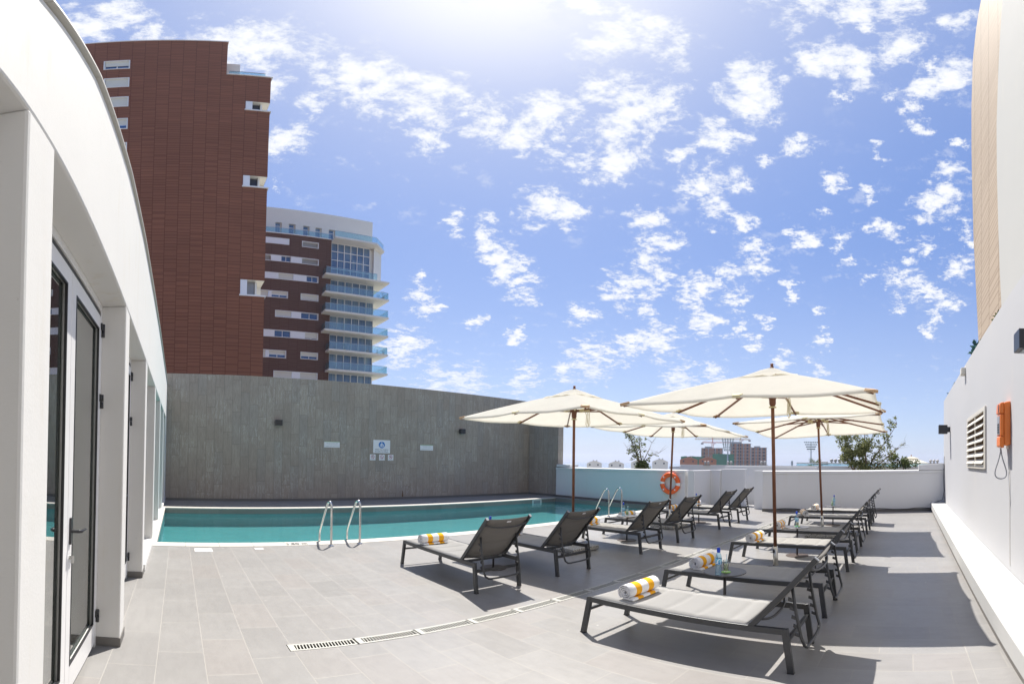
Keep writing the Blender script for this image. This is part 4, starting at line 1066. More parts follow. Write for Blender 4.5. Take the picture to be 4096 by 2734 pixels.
    g=MB(); g.tube([(-.05,-.333,.05),(-.05,-.355,.05),(.05,-.355,.05),(.05,-.333,.05)],.007,8); build('handle',g,'brushed_steel',b)
parasol(6.11,1.79,R(1.3),2.444,-.042,.014,.63,1.45,'largest front-right cream square parasol on a teak pole','granite base slab hidden under the second wall-side lounger')
parasol(9.97,1.87,R(.8),2.475,.052,.055,.46,1.45,'cream parasol behind the largest one, near the big tree','granite base slab beside the fourth wall-side lounger')
parasol(6.21,5.45,R(.7),2.422,-.008,-.001,.63,1.44,'left cream parasol overlapping the stone wall','granite base slab behind the second poolside lounger')
parasol(9.81,5.55,R(2.4),2.420,.031,-.017,.55,1.44,'cream parasol in front of the lifebuoy and distant cranes','granite base slab behind the fourth poolside lounger')
# ================================================================== LIFEBUOY
lb=empty('lifebuoy','orange lifebuoy ring with pale bands on the white parapet','lifebuoy',(14.43,8.10,.86))
f=MB(); Rm,rm=.320,.088; rings=[]
for i in range(48):
    a=2*math.pi*i/48; r_=[]
    for k in range(14):
        b=2*math.pi*k/14; rad=Rm+rm*math.cos(b); r_.append(f.bm.verts.new((-.075+.065*math.sin(b)*1.0,rad*math.cos(a)*1.0,rad*math.sin(a))))
    rings.append(r_)
for i in range(48):
    for k in range(14):
        q=f.bm.faces.new([rings[i][k],rings[(i+1)%48][k],rings[(i+1)%48][(k+1)%14],rings[i][(k+1)%14]]); q.smooth=True
build('ring',f,'orange_ring',lb)
for a0 in (R(4),R(184)):
    f=MB(); rr2=[]
    for i in range(4):
        a=a0+R(-8+16*i/3); r_=[]
        for k in range(14):
            b=2*math.pi*k/14; rad=Rm+(rm+.003)*math.cos(b); r_.append(f.bm.verts.new((-.075+.068*math.sin(b),rad*math.cos(a),rad*math.sin(a))))
        rr2.append(r_)
    for i in range(3):
        for k in range(14):
            q=f.bm.faces.new([rr2[i][k],rr2[i+1][k],rr2[i+1][(k+1)%14],rr2[i][(k+1)%14]]); q.smooth=True
    build('band',f,'ring_band',lb)
f=MB(); f.tube([(-.09,.25,.27),(-.04,.20,.40),(-.03,.17,.47)],.005,6); f.tube([(-.09,-.25,.27),(-.04,-.22,.40),(-.03,-.20,.47)],.005,6)
f.tube([(-.08,.28,-.26),(-.05,.26,-.42),(-.04,.12,-.54),(-.04,-.1,-.55),(-.05,-.24,-.46),(-.08,-.28,-.28)],.005,6); build('rope',f,'rope_cream',lb)
for a in (45,135,225,315):
    f=MB(); c,s=math.cos(R(a)),math.sin(R(a)); f.box(-.146,-.136,Rm*c-.026,Rm*c+.026,Rm*s-.026,Rm*s+.026); build('rope_strap',f,'ring_band',lb,bevel=.008)
# ================================================================== TOWERS
def window(parent,x0,x1,z0,z1,Y,segs,frame='white_frame',deep=.35):
    """segs: list of (fraction start, end, kind) kinds: shut, half, glass, panel, open"""
    f=MB(); t_=.07
    f.box(x0-t_,x0,Y-.06,Y+deep,z0-t_,z1+t_).box(x1,x1+t_,Y-.06,Y+deep,z0-t_,z1+t_).box(x0,x1,Y-.06,Y+deep,z1,z1+t_).box(x0,x1,Y-.09,Y+deep,z0-t_,z0)
    w_=build('window',f,frame,parent)
    for a,b,k in segs:
        xa=x0+(x1-x0)*a; xb=x0+(x1-x0)*b
        if k=='panel': build('panel',MB().box(xa,xb,Y-.03,Y+.1,z0+.002,z1-.002),'panel_white',w_)
        elif k=='shut': build('shutter',MB().box(xa+.02,xb-.02,Y+.13,Y+.17,z0+.002,z1-.002),'shutter_cream',w_)
        elif k=='open': build('recess',MB().box(xa,xb,Y+deep-.02,Y+deep,z0+.002,z1-.002),'concrete',w_)
        else:
            zs=z1 if k=='glass' else z0+(z1-z0)*(.45 if k=='half' else .16)
            if k!='glass': build('shutter',MB().box(xa+.02,xb-.02,Y+.13,Y+.17,zs,z1-.002),'shutter_cream',w_)
            build('pane',MB().box(xa+.05,xb-.05,Y+.20,Y+.22,z0+.03,zs-.01),'tower_window',w_)
            f=MB(); xm=(xa+xb)/2; f.box(xm-.035,xm+.035,Y+.16,Y+.20,z0+.002,zs-.012).box(xa,xa+.05,Y+.15,Y+.20,z0+.002,zs-.012).box(xb-.05,xb,Y+.15,Y+.20,z0+.002,zs-.012); build('mullion',f,'white_frame',w_)
def wall_with_holes(mb,x0,x1,z0,z1,Y,holes,th=.4):
    """a facade slab at y=Y facing -y, with real rectangular openings"""
    xs=sorted({x0,x1}|{h[i] for h in holes for i in (0,1)}); zs=sorted({z0,z1}|{h[i] for h in holes for i in (2,3)})
    xs=[q for q in xs if x0<=q<=x1]; zs=[q for q in zs if z0<=q<=z1]
    def inh(x,z): return any(h[0]<x<h[1] and h[2]<z<h[3] for h in holes)
    V={}
    def v(x,y,z):
        k=(round(x,4),round(y,4),round(z,4))
        if k not in V: V[k]=mb.bm.verts.new((x,y,z))
        return V[k]
    for i in range(len(xs)-1):
        for j in range(len(zs)-1):
            if not inh((xs[i]+xs[i+1])/2,(zs[j]+zs[j+1])/2):
                mb.bm.faces.new([v(xs[i],Y,zs[j]),v(xs[i+1],Y,zs[j]),v(xs[i+1],Y,zs[j+1]),v(xs[i],Y,zs[j+1])])
    for (a,b,c,d) in holes:
        for p,q in (((a,c),(b,c)),((b,c),(b,d)),((b,d),(a,d)),((a,d),(a,c))):
            mb.bm.faces.new([mb.bm.verts.new(r_) for r_ in ((p[0],Y,p[1]),(q[0],Y,q[1]),(q[0],Y+th,q[1]),(p[0],Y+th,p[1]))])
Y1=33.0
t1=empty('red_tower','tall apartment tower clad in terracotta red panels','building',(0,Y1,-8)); t1.location=(0,0,0)
wins1=[(-6.08,-4.17,39.72,41.22,[(0,1,'half')]),(-6.02,-4.17,36.75,38.25,[(0,1,'shut')]),(-6.02,-4.17,33.82,35.28,[(0,1,'shut')]),(-6.02,-4.17,30.75,32.20,[(0,1,'half')]),(-6.02,-4.17,27.62,29.05,[(0,1,'shut')]),(-6.02,-4.17,24.5,25.9,[(0,1,'half')]),(-6.02,-4.17,21.4,22.8,[(0,1,'shut')])]
notch=[(4.16,33.72,34.97),(4.16,24.28,25.48),(4.16,14.02,15.33)]
f=MB()
holes=[w_[:4] for w_ in wins1]
wall_with_holes(f,-14,2.70,-8,44.75,Y1,holes,.5)
zc=[-8]+[q for a,b,c in sorted(notch,key=lambda q:q[1]) for q in (b,c)]+[38.90]
wall_with_holes(f,2.70,4.16,-8,38.90,Y1,[])
for i in range(0,len(zc),2):
    wall_with_holes(f,4.16,5.93,zc[i],zc[i+1],Y1,[])
    f.poly([(5.93,Y1,zc[i]),(5.93,Y1+14,zc[i]),(5.93,Y1+14,zc[i+1]),(5.93,Y1,zc[i+1])])
for x0,b,c in notch:
    f.poly([(5.93,Y1+1.6,b),(5.93,Y1+14,b),(5.93,Y1+14,c),(5.93,Y1+1.6,c)])
f.poly([(2.70,Y1,38.9),(2.70,Y1+14,38.9),(2.70,Y1+14,44.75),(2.70,Y1,44.75)])
f.poly([(-14,Y1,44.75),(2.70,Y1,44.75),(2.70,Y1+14,44.75),(-14,Y1+14,44.75)])
f.poly([(2.70,Y1,38.90),(5.93,Y1,38.90),(5.93,Y1+14,38.90),(2.70,Y1+14,38.90)])
f.poly([(-14,Y1+14,-8),(5.93,Y1+14,-8),(5.93,Y1+14,38.9),(-14,Y1+14,38.9)])
f.poly([(-14,Y1,-8),(-14,Y1+14,-8),(-14,Y1+14,44.75),(-14,Y1,44.75)])
build('wall',f,'tower_red',t1,recalc=False)
f=MB(); f.box(-14.05,2.76,Y1-.06,Y1+.4,44.751,44.87).box(2.76,6.05,Y1-.10,Y1+.5,38.901,39.0)
for x0,b,c in notch: f.box(4.10,6.02,Y1-.10,Y1+1.62,b-.10,b+.02)
build('cornice',f,'white_frame',t1)
f=MB(); f.box(2.71,3.78,Y1+1.2,Y1+6,38.95,42.15); build('penthouse',f,'cream_render',t1)
gr=build('glass_railing',MB().box(2.9,5.55,Y1+.25,Y1+.27,39.02,39.75),'rail_glass',t1); build('handrail',MB().box(2.9,5.55,Y1+.23,Y1+.29,39.752,39.80),'rail_steel',gr)
for (a,b,c,d,s) in wins1: window(t1,a+.075,b-.075,c+.075,d-.075,Y1+.02,s)
for x0,b,c in notch:
    f=MB(); f.box(4.17,4.66,Y1+.02,Y1+.3,b+.03,c-.01); r_=build('corner_recess',f,'panel_white',t1)
    f=MB(); f.hexa([(4.70,Y1+1.45,b+.03),(5.90,Y1+1.45,b+.03),(5.90,Y1+1.58,b+.03),(4.70,Y1+1.58,b+.03)],[(4.70,Y1+1.45,c-.01),(5.90,Y1+1.45,c-.01),(5.90,Y1+1.58,c-.01),(4.70,Y1+1.58,c-.01)]); f.box(4.2,5.92,Y1+.02,Y1+1.6,c-.008,c+.0)
    f.box(4.2,5.92,Y1+.02,Y1+1.6,b+.021,b+.03); f.box(5.28,5.42,Y1+.3,Y1+1.44,b+.031,c-.01)
    build('recess_lining',f,'cream_render',r_); build('pane',MB().box(4.72,5.26,Y1+.5,Y1+.55,b+.05,c-.05),'window_dark' if c>20 else 'grey_plastic',r_)
Y2=58.0
t2=empty('brown_tower','dark brown apartment block with curved glass bays, white balconies and penthouse','building',(0,0,0))
t2['label']='dark brown apartment block with white balconies, glass bays and white penthouse floor'
W2_=[(10.3,13.49,31.74,32.74,[(0,1,'panel')]),(15.2,17.43,31.7,32.67,[(0,1,'open')]),
(6.9,17.49,28.92,29.90,[(0,.40,'open'),(.40,.53,'panel'),(.53,.65,'glass'),(.65,.79,'panel'),(.79,1,'open')]),
(6.9,17.50,26.14,27.12,[(0,.34,'panel'),(.34,.50,'panel'),(.50,.69,'shut'),(.69,.855,'panel'),(.855,1,'glass')]),
(6.9,13.47,23.33,24.32,[(0,.62,'shut'),(.62,.68,'panel'),(.68,1,'half')]),(15.18,17.56,23.31,24.28,[(0,1,'low')]),
(11.87,17.60,20.5,21.47,[(0,.38,'low'),(.38,.6,'panel'),(.6,1,'glass')]),
(6.9,17.62,17.62,18.62,[(0,.46,'panel'),(.46,.66,'glass'),(.66,.84,'panel'),(.84,1,'low')]),
(6.9,13.41,14.72,15.78,[(0,.60,'shut'),(.60,.66,'panel'),(.66,1,'half')]),(15.33,17.66,14.8,15.77,[(0,1,'half')]),
(11.82,17.66,12.0,12.95,[(0,.42,'shut'),(.42,.60,'panel'),(.60,1,'shut')])]
f=MB(); wall_with_holes(f,4,19.2,-8,33.50,Y2,[q[:4] for q in W2_],.5)
f.poly([(19.2,Y2,-8),(19.2,Y2+14,-8),(19.2,Y2+14,33.5),(19.2,Y2,33.5)]); f.poly([(4,Y2,33.5),(19.2,Y2,33.5),(19.2,Y2+14,33.5),(4,Y2+14,33.5)])
build('wall',f,'tower_brown',t2,recalc=False)
for (a,b,c,d,s) in W2_: window(t2,a+.06,b-.06,c+.06,d-.06,Y2+.02,s)
f=MB(); top_h=[(11.62,12.46,33.72,35.40),(13.40,14.27,33.72,35.36),(15.30,16.15,33.72,35.33),(16.95,17.80,33.72,35.29),(18.78,19.66,33.72,35.30)]
YP=Y2+1.6; sc=YP/Y2
tph=[(a*sc,b*sc,c-.0,1.65+(d-1.65)*sc) for a,b,c,d in top_h]
wall_with_holes(f,4,25.0*sc,33.62,1.65+(37.95-1.65)*sc,YP,tph,.5)
f.poly([(25.0*sc,YP,33.62),(25*sc,YP+12,33.62),(25*sc,YP+12,38.95),(25*sc,YP,38.95)]); f.poly([(4,YP,38.95),(25*sc,YP,38.95),(25*sc,YP+12,38.95),(4,YP+12,38.95)])
build('penthouse_wall',f,'cream_render',t2,recalc=False)
for a,b,c,d in tph:
    w_=build('window',MB().box(a+.04,b-.16,YP+.30,YP+.36,c,d-.06),'curtained_window',t2); build('mullion',MB().box(a+.04,b-.16,YP+.25,YP+.30,d-.62,d-.54).box(a+.0,a+.06,YP+.24,YP+.36,c,d-.06).box(b-.2,b-.14,YP+.24,YP+.36,c,d-.06),'white_frame',w_)
# terrace slab, balconies
f=MB(); f.box(4,19.15,Y2-.12,Y2+1.6,33.50,33.62); build('cornice',f,'white_frame',t2)
f=MB(); f.hexa([(19.21,Y2-1.5,33.2),(25.1,Y2-1.5,33.2),(27.1,Y2+.5,33.2),(27.1,Y2+3,33.2),(19.21,Y2+3,33.2)],[(19.21,Y2-1.5,33.50),(25.1,Y2-1.5,33.50),(27.1,Y2+.5,33.50),(27.1,Y2+3,33.50),(19.21,Y2+3,33.50)])
build('roof_slab',f,'white_render',t2)
gr=build('glass_railing',MB().box(4.2,19.1,Y2+.10,Y2+.13,33.63,34.5).wallseg((19.2,Y2-1.40),(25.05,Y2-1.40),.03,33.51,34.45).wallseg((25.06,Y2-1.40),(26.95,Y2+.50),.03,33.51,34.45),'rail_glass',t2)
build('handrail',MB().box(4.2,19.1,Y2+.09,Y2+.14,34.501,34.55).wallseg((19.2,Y2-1.41),(25.05,Y2-1.41),.05,34.451,34.50).wallseg((25.06,Y2-1.41),(26.95,Y2+.50),.05,34.451,34.50),'rail_steel',gr)
# white fin wall at the corner, upper floors
f=MB(); f.hexa([(25.25,Y2-.15,27.5),(27.1,Y2+1.5,27.5),(27.1,Y2+6,27.5),(25.25,Y2+6,27.5)],[(25.25,Y2-.15,33.19),(27.1,Y2+1.5,33.19),(27.1,Y2+6,33.19),(25.25,Y2+6,33.19)]); build('corner_wall',f,'white_render',t2)
# glazed bays
def bay(x0,x1,z0,z1,n,rows=1):
    g=build('bay_glazing',MB().box(x0,x1,Y2+.30,Y2+.36,z0,z1),'curtained_window',t2); f=MB()
    for k in range(n+1):
        x=x0+(x1-x0)*k/n; f.box(x-.045,x+.045,Y2+.20,Y2+.30,z0,z1)
    for k in range(rows+1):
        z=z0+(z1-z0)*k/rows; f.box(x0,x1,Y2+.205,Y2+.295,z-.05,z+.05)
    build('mullion',f,'white_frame',g)
bay(19.25,24.8,27.5,33.15,6,4)
levels=[27.30,24.52,21.74,18.96,16.20,13.42,10.6]
for i,z in enumerate(levels[:-1]):
    bay(19.25,25.45,levels[i+1]+.02,z-.28,6)
f=MB(); f.box(19.21,25.5,Y2+.37,Y2+10,-8,33.1); build('core',f,'cream_render',t2)
for i,z in enumerate(levels):
    xl=18.0 if i<4 else 18.65
    f=MB(); xr=27.0; base=[(xl,Y2-1.6),(xr,Y2-1.6),(25.52,Y2+3.2),(25.52,Y2-.0),(19.2,Y2-.02),(xl,Y2-.02)]
    base=[(xl,Y2-1.6),(xr,Y2-1.6),(xr,Y2+3.5),(25.46,Y2+3.5),(25.46,Y2+.19),(19.21,Y2+.19),(19.21,Y2-.02),(xl,Y2-.02)]
    f.hexa([(p[0],p[1],z-.26) for p in base],[(p[0],p[1],z) for p in base]); sl=build('balcony',f,'cream_render',t2)
    rx=25.2 if i==0 else 26.9
    f=MB().wallseg((xl+.08,Y2-1.54),(rx,Y2-1.54),.03,z+.02,z+.98).box(xl+.08,xl+.11,Y2-1.50,Y2-.06,z+.02,z+.98)
    if i: f.box(26.87,26.9,Y2-1.50,Y2+3.3,z+.02,z+.98)
    build('glass_railing',f,'rail_glass',sl)
    f=MB().box(xl+.06,rx,Y2-1.56,Y2-1.50,z+.982,z+1.02)
    if i: f.box(26.86,26.91,Y2-1.49,Y2+3.3,z+.982,z+1.02)
    build('handrail',f,'rail_steel',sl)
    f=MB()
    for xx in (21,24,26.4): f.lathe([(.10,-.33),(.10,-.262)],(xx,Y2-.8,z),12)
    build('ceiling_lamp',f,'panel_white',sl)
# balcony plants
def pot_plant(x,z,s,label,matn='leaf_dark',yy=None):
    y=Y2-.9 if yy is None else yy
    t=empty('potted_plant',label,'plant',(x,y,z)); f=MB(); f.lathe([(.14*s,0),(.2*s,.32*s),(.22*s,.34*s),(.18*s,.34*s)],(0,0,0),14); build('pot',f,'terracotta_pot',t)
    f=MB(); rr=random.Random(int(x*77+z)); f.tube([(0,0,.3*s),(.02,0,.75*s)],.02*s,6)
    for k in range(60):
        a=rr.uniform(0,6.28); zz=rr.uniform(.4,1.2)*s; r_=rr.uniform(.05,.38)*s*(1.3-zz/(1.3*s)*.7); c=Vector((r_*math.cos(a),r_*math.sin(a),zz)); d=Vector((math.cos(a),math.sin(a),rr.uniform(.1,.8)))*.13*s; sd_=Vector((-math.sin(a),math.cos(a),0))*.035*s
        f.poly([c-sd_,c+d,c+sd_])
    build('foliage',f,matn,t,recalc=False)
pot_plant(26.4,24.53,1.1,'tall potted plant on the balcony corner one floor below the white fin wall')
pot_plant(25.7,24.53,.7,'small bushy potted plant left of the tall corner balcony plant')
pot_plant(21.0,16.21,.8,'potted plant at the left of the lower planted balcony')
pot_plant(24.3,16.21,1.2,'large agave-like potted plant mid lower planted balcony')
pot_plant(25.7,16.21,.6,'small planter near the right of the lower planted balcony')
pot_plant(26.6,16.21,.8,'potted plant at the right end of the lower planted balcony','leaf_green')
# beige tiled tower beyond the right wall
bt=empty('beige_tower','beige tiled high-rise with a plain rendered side above the white wall','building')
EDG=[(12.6,-8),(12.6,3.5),(13.03,5.3),(13.47,7.0),(14.05,9.4),(14.36,11.9),(14.5,14),(14.5,16.4),(14.2,19.4),(13.4,21.3),(12.2,23),(10.6,26)]
BND=[(9.45,-8),(9.45,5.1),(9.62,6.0),(9.80,7.5),(9.93,9.2),(9.96,11.1),(9.75,13.3),(9.45,15.8),(9.25,17.3),(9.0,20),(8.7,26)]
f=MB(); pf=EDG+BND[::-1]; f.hexa([(x,-1.95,z) for x,z in pf],[(x,-14,z) for x,z in pf]); build('tiled_wall',f,'beige_tile',bt)
f=MB(); pf=[(x-.006,z) for x,z in BND]+[(-4,26),(-4,-8)]; f.hexa([(x,-1.90,z) for x,z in pf],[(x,-14,z) for x,z in pf]); build('rendered_wall',f,'grey_render',bt)
# ================================================================== VEGETATION
def leaves(mb,c,n,rad,size,rr,sq=(1,1,1),up=.25):
    for _ in range(n):
        while True:
            p=Vector((rr.uniform(-1,1),rr.uniform(-1,1),rr.uniform(-1,1)))
            if p.length<=1: break
        p=Vector((p.x*sq[0],p.y*sq[1],p.z*sq[2]))*rad+Vector(c)
        d=Vector((rr.gauss(0,1),rr.gauss(0,1),rr.gauss(0,.7)-up)).normalized(); s=d.cross(Vector((rr.gauss(0,1),rr.gauss(0,1),rr.gauss(0,1)))).normalized()
        L_=size*rr.uniform(.7,1.4); wd=L_*.33
        v=[mb.bm.verts.new(q) for q in (p,p+d*L_*.45+s*wd,p+d*L_,p+d*L_*.45-s*wd)]
        mb.bm.faces.new(v)
def branchy(name,label,base,trunks,clumps,leafm,lsize,seed,rad,nleaf,group=None,twigs=0,cat='tree'):
    """trunks: polylines; clumps: (x,y,z,radius,count)"""
    rr=random.Random(seed); t=empty(name,label,cat,base,0,group); f=MB()
    for pl,r0,r1 in trunks:
        n=len(pl); f.tube([Vector(p) for p in pl],[r0+(r1-r0)*k/(n-1) for k in range(n)],7)
    ends=[Vector(p) for pl,_,_ in trunks for p in pl[1:]]
    for c in clumps:
        cv=Vector(c[:3]); e=min(ends,key=lambda q:(q-cv).length); m_=e.lerp(cv,.5)+Vector((rr.uniform(-.04,.04),rr.uniform(-.04,.04),rr.uniform(-.05,.03)))
        f.tube([e,m_,cv],[.012,.008,.004],5)
        for k in range(2):
            d=Vector((rr.gauss(0,1),rr.gauss(0,1),rr.gauss(.2,1))).normalized()*c[3]*1.3; f.tube([cv,cv+d*.5+Vector((0,0,.01)),cv+d],[.004,.003,.0015],4)
    for k in range(twigs):
        e=rr.choice(ends); d=Vector((rr.gauss(0,.6),rr.gauss(0,1),rr.gauss(.6,.6))).normalized()*rr.uniform(.2,.55)
        f.tube([e,e+d*.5+Vector((0,rr.uniform(-.04,.04),.02)),e+d],[.006,.004,.0015],4)
    build('trunk',f,'bark',t)
    f=MB()
    for c in clumps: leaves(f,c[:3],int(c[4]*1.05),c[3]*1.2,lsize,rr,(1,1,.85))
    build('crown',f,leafm,t,recalc=False)
    return t
# shrub left of centre: leans left, behind the parapet (coordinates relative to its foot); local frame: u=along view-left
def frame_pts(base,du,pts):
    u=Vector(du); return [tuple(Vector((0,0,p[1]))+u*p[0]+Vector((u.y,-u.x,0))*(p[2] if len(p)>2 else 0)) for p in pts]
uL=Vector((-.55,.83,0)).normalized()   # image left, as seen across the deck
B1=(15.95,10.35,0.4)
def rel(pts): return frame_pts(B1,uL,pts)
tr=[(rel([(0,0),(.05,1.1),(.18,1.5),(.34,1.9),(.50,2.3)]),.05,.008),(rel([(0,0),(-.02,1.1),(.05,1.6),(.10,2.1),(.12,2.5)]),.04,.006),(rel([(0,.6),(-.1,1.3),(-.28,1.7),(-.42,2.05)]),.03,.004),(rel([(.05,1.1),(.30,1.55),(.50,1.75),(.62,1.85)]),.02,.004),(rel([(0,1.0),(-.2,1.35),(-.5,1.55),(-.72,1.62)]),.02,.004),(rel([(.1,1.3),(.25,1.9),(.33,2.35)]),.02,.004)]
rr=random.Random(5); cl=[]
for (u,z,r_,n) in ((.66,2.45,.09,26),(.56,2.36,.13,46),(.45,2.28,.14,46),(.36,2.15,.15,44),(.28,2.0,.15,46),(.30,1.82,.14,40),(.20,1.72,.15,44),(.45,1.75,.10,26),(.52,1.62,.09,20),(.12,2.2,.10,22),(.10,1.92,.12,30),(.10,2.45,.08,12),(-.08,1.98,.09,22),(-.12,1.72,.06,10),(-.35,1.55,.07,14),(-.60,1.52,.05,8),(-.2,2.2,.05,5),(.34,1.42,.08,12),(.22,1.5,.12,26),(.1,1.45,.14,40),(.42,1.35,.07,10),(-.30,1.33,.10,16)):
    cl.append((*rel([(u,z,rr.uniform(-.15,.15))])[0],r_,n))
branchy('shrub','thin leaning shrub with sparse green leaves above the parapet','B1' and B1,tr,cl,'leaf_olive',.075,3,0,0,twigs=46,cat='shrub')
d_=[];
for k in range(14): d_.append((*rel([(rr.uniform(-.26,.12),rr.uniform(.95,1.30),rr.uniform(-.1,.1))])[0],.14,70))
branchy('bush','dense dark bush at the foot of the leaning shrub',B1,[(rel([(0,0),(0,1.0)]),.04,.02)],d_,'leaf_dark',.07,8,0,0,cat='bush')
# big tree right of centre
uR=Vector((.10,.99,0)).normalized()
B2=(18.9,1.75,-.2)
def rel2(pts): return frame_pts(B2,uR,pts)
rr=random.Random(9)
tr=[(rel2([(.42,0),(.45,1.4),(.62,2.2),(.80,2.9)]),.06,.01),(rel2([(0,0),(-.02,1.6),(.08,2.6),(.06,3.5)]),.06,.012),(rel2([(0,1.4),(-.25,2.0),(-.60,2.5),(-.95,3.0),(-1.25,3.5)]),.04,.006),(rel2([(0,1.2),(-.5,1.8),(-.9,2.15),(-1.25,2.45),(-1.50,2.62)]),.035,.004),(rel2([(.4,1.3),(.8,2.0),(1.05,2.5),(1.2,2.95)]),.04,.006),(rel2([(-.1,1.5),(-.6,1.75),(-.95,1.95)]),.02,.004),(rel2([(.1,2.3),(-.2,2.8),(-.3,3.3)]),.03,.006)]
cl=[]
for k in range(46):
    u=rr.uniform(-.05,1.05); z=rr.uniform(1.55,3.15); 
    if z<2.1 and u>.45+ (z-1.55)*.9: continue
    if u<.25 and z<1.9 and rr.random()<.5: continue
    cl.append((*rel2([(u,z,rr.uniform(-.4,.4))])[0],rr.uniform(.14,.21),rr.randint(80,130)))
for (u,z,r_,n) in ((-.95,3.65,.10,20),(-.55,3.5,.12,24),(-1.2,3.75,.07,12),(1.22,3.05,.12,30),(1.15,2.85,.12,34),(1.05,2.65,.12,34),(.0,3.2,.15,36),(-.25,3.25,.15,40),(-.45,3.05,.12,26),(-.15,2.85,.14,34),(-.50,2.75,.10,20),(-.75,3.05,.12,34),(-.85,2.95,.14,40),(-.95,3.35,.10,24),(-1.05,3.55,.09,18),(-1.15,3.42,.08,14),(-.20,2.2,.18,44),(-.45,2.3,.16,34),(-.7,2.45,.12,22),(-.95,2.6,.10,18),(-1.2,2.5,.06,8),(-1.48,2.66,.06,10),(-1.02,2.3,.15,40),(-.9,2.1,.12,26),(-.5,1.9,.18,44),(-.75,1.75,.14,30),(-.2,1.75,.20,52),(-.35,1.6,.18,44),(-.6,1.6,.12,24),(.1,1.6,.2,50),(-.35,2.6,.16,34),(-.1,2.5,.16,40),(-.65,2.15,.15,36),(-.3,2.0,.2,50),(-.55,2.55,.13,30),(-.85,2.75,.12,26)):
    cl.append((*rel2([(u,z-.02,rr.uniform(-.2,.2))])[0],r_*1.1,int(n*1.35)))
branchy('tree','big loose-leaved tree with bare twigs beyond the right parapet',B2,tr,cl,'leaf_green',.085,12,0,0,twigs=40)
cl=[]
for k in range(16): cl.append((rr.uniform(-.3,.3),rr.uniform(-.55,.55),1.55+rr.uniform(0,.42),.16,60))
branchy('bush','low dark bush between the big tree and the far parasol',(19.3,.25,0),[([(0,0,0),(0,0,1.6)],.04,.02)],cl,'leaf_dark',.085,15,0,0,cat='bush')
# fan palm
pm=empty('palm','small fan palm whose crown shows above the parapet','palm',(24.4,5.05,-2))
f=MB(); f.tube([(0,0,0),(0,0,3.35)],.09,8); build('trunk',f,'bark',pm)
f=MB(); rr=random.Random(4)
for k in range(15):
    a=rr.uniform(0,6.28); el=rr.uniform(-.1,1.2); d=Vector((math.cos(a)*math.cos(el),math.sin(a)*math.cos(el),math.sin(el))); c=Vector((0,0,3.35))+d*.30
    s=d.cross(Vector((0,0,1))).normalized(); u=s.cross(d)
    for q in range(11):
        an=R(-75+15*q); e=(d*math.cos(an)+s*math.sin(an))*rr.uniform(.32,.44)-Vector((0,0,.05*abs(q-5)/5)); w_=(s*math.cos(an)-d*math.sin(an))*.022
        f.poly([c,c+e*.6+w_,c+e,c+e*.6-w_])
    f.bar(Vector((0,0,3.3)),c,.012,.012)
build('crown',f,'leaf_dark',pm,recalc=False)
# plants hanging over the right wall
def tuft(name,label,x,y,z,r_,n,m_,seed,size,up,cat='plant'):
    rr=random.Random(seed); t=empty(name,label,cat,(x,y,z)); f=MB()
    for k in range(6): a=rr.uniform(0,6.28); f.tube([(0,0,-.3),(r_*.3*math.cos(a),r_*.3*math.sin(a),.05),(r_*.7*math.cos(a),r_*.7*math.sin(a),r_*.7)],[.008,.006,.003],5)
    build('stem',f,'bark',t); f=MB(); leaves(f,(0,0,r_*.45),n,r_,size,rr,(1.2,.8,1),-up); build('foliage',f,m_,t,recalc=False)
tuft('wall_plant','feathery blue-green plant on top of the white wall',9.3,-1.42,3.93,.22,260,'leaf_blue',1,.11,.5)
tuft('wall_plant','yellow-green leafy plant beside the small fixture on the wall top',10.2,-1.40,3.86,.13,90,'leaf_olive',2,.07,.1)
tuft('wall_plant','dark grassy tuft on the wall top against the beige tiles',6.85,-1.40,3.86,.13,260,'leaf_dark',3,.10,.8)
tuft('wall_plant','tiny sprig on the wall top nearest the viewer',5.75,-1.38,3.84,.045,40,'leaf_dark',4,.05,.5)
tuft('wall_plant','sparse creeper draped over the far end of the wall top',13.0,-1.36,3.84,.16,60,'leaf_olive',5,.08,.1)
tuft('wall_plant','bluish sprig at the far lower end of the wall top',15.0,-1.34,3.84,.14,40,'leaf_blue',6,.08,.1)
# ================================================================== ROOFTOP THINGS BEYOND THE PARAPETS
# podium roof beyond
o=build('roof_deck_wall',MB().box(19.8,20.1,-3,6.2,-8,1.52).box(19.8,22.6,2.6,2.62,1.2,1.3),'parapet_white'); tag(o,'low pale roof edge beyond the right parapet','wall')
rl=empty('glass_screen','low glazed screen with a pale rail behind the right parapet','railing',(0,0,0))
build('rail',MB().box(20.6,20.66,-1.5,5.1,1.62,1.67),'rail_steel',rl); build('pane',MB().box(20.62,20.64,-1.5,5.1,1.2,1.62),'rail_glass',rl)
o=build('distant_roof_wall',MB().box(27.2,27.5,6.5,14.6,-8,1.47).box(26.3,27.2,14.61,14.9,-8,1.35),'parapet_white'); tag(o,'pale roof wall seen between the poles beyond the gap','wall')
def turbine(x,y,z,s,label,n):
    t=empty('roof_ventilator',label,'roof vent',(x,y,z),0,'cowl ventilators on the roofs beyond'); 
    for k in range(n):
        yy=(k-(n-1)/2)*.24*s
        f=MB(); f.tube([(0,yy,0),(0,yy,.10*s)],.05*s,10); f.ball((0,yy,.16*s),.105*s,(1,1,1),12,8); f.tube([(0,yy,.16*s),(-.12*s,yy-.03*s,.17*s)],.075*s,10); build('cowl',f,'vent_steel',t)
    f=MB().box(-.08*s,.08*s,-n*.13*s,n*.13*s,-.05,0); build('base_rail',f,'vent_steel',t)
turbine(21.7,3.38,1.655,.78,'row of four grey roof cowls left of the big tree',4)
turbine(21.6,4.02,1.62,.42,'small cluster of roof cowls left of the larger four',4)
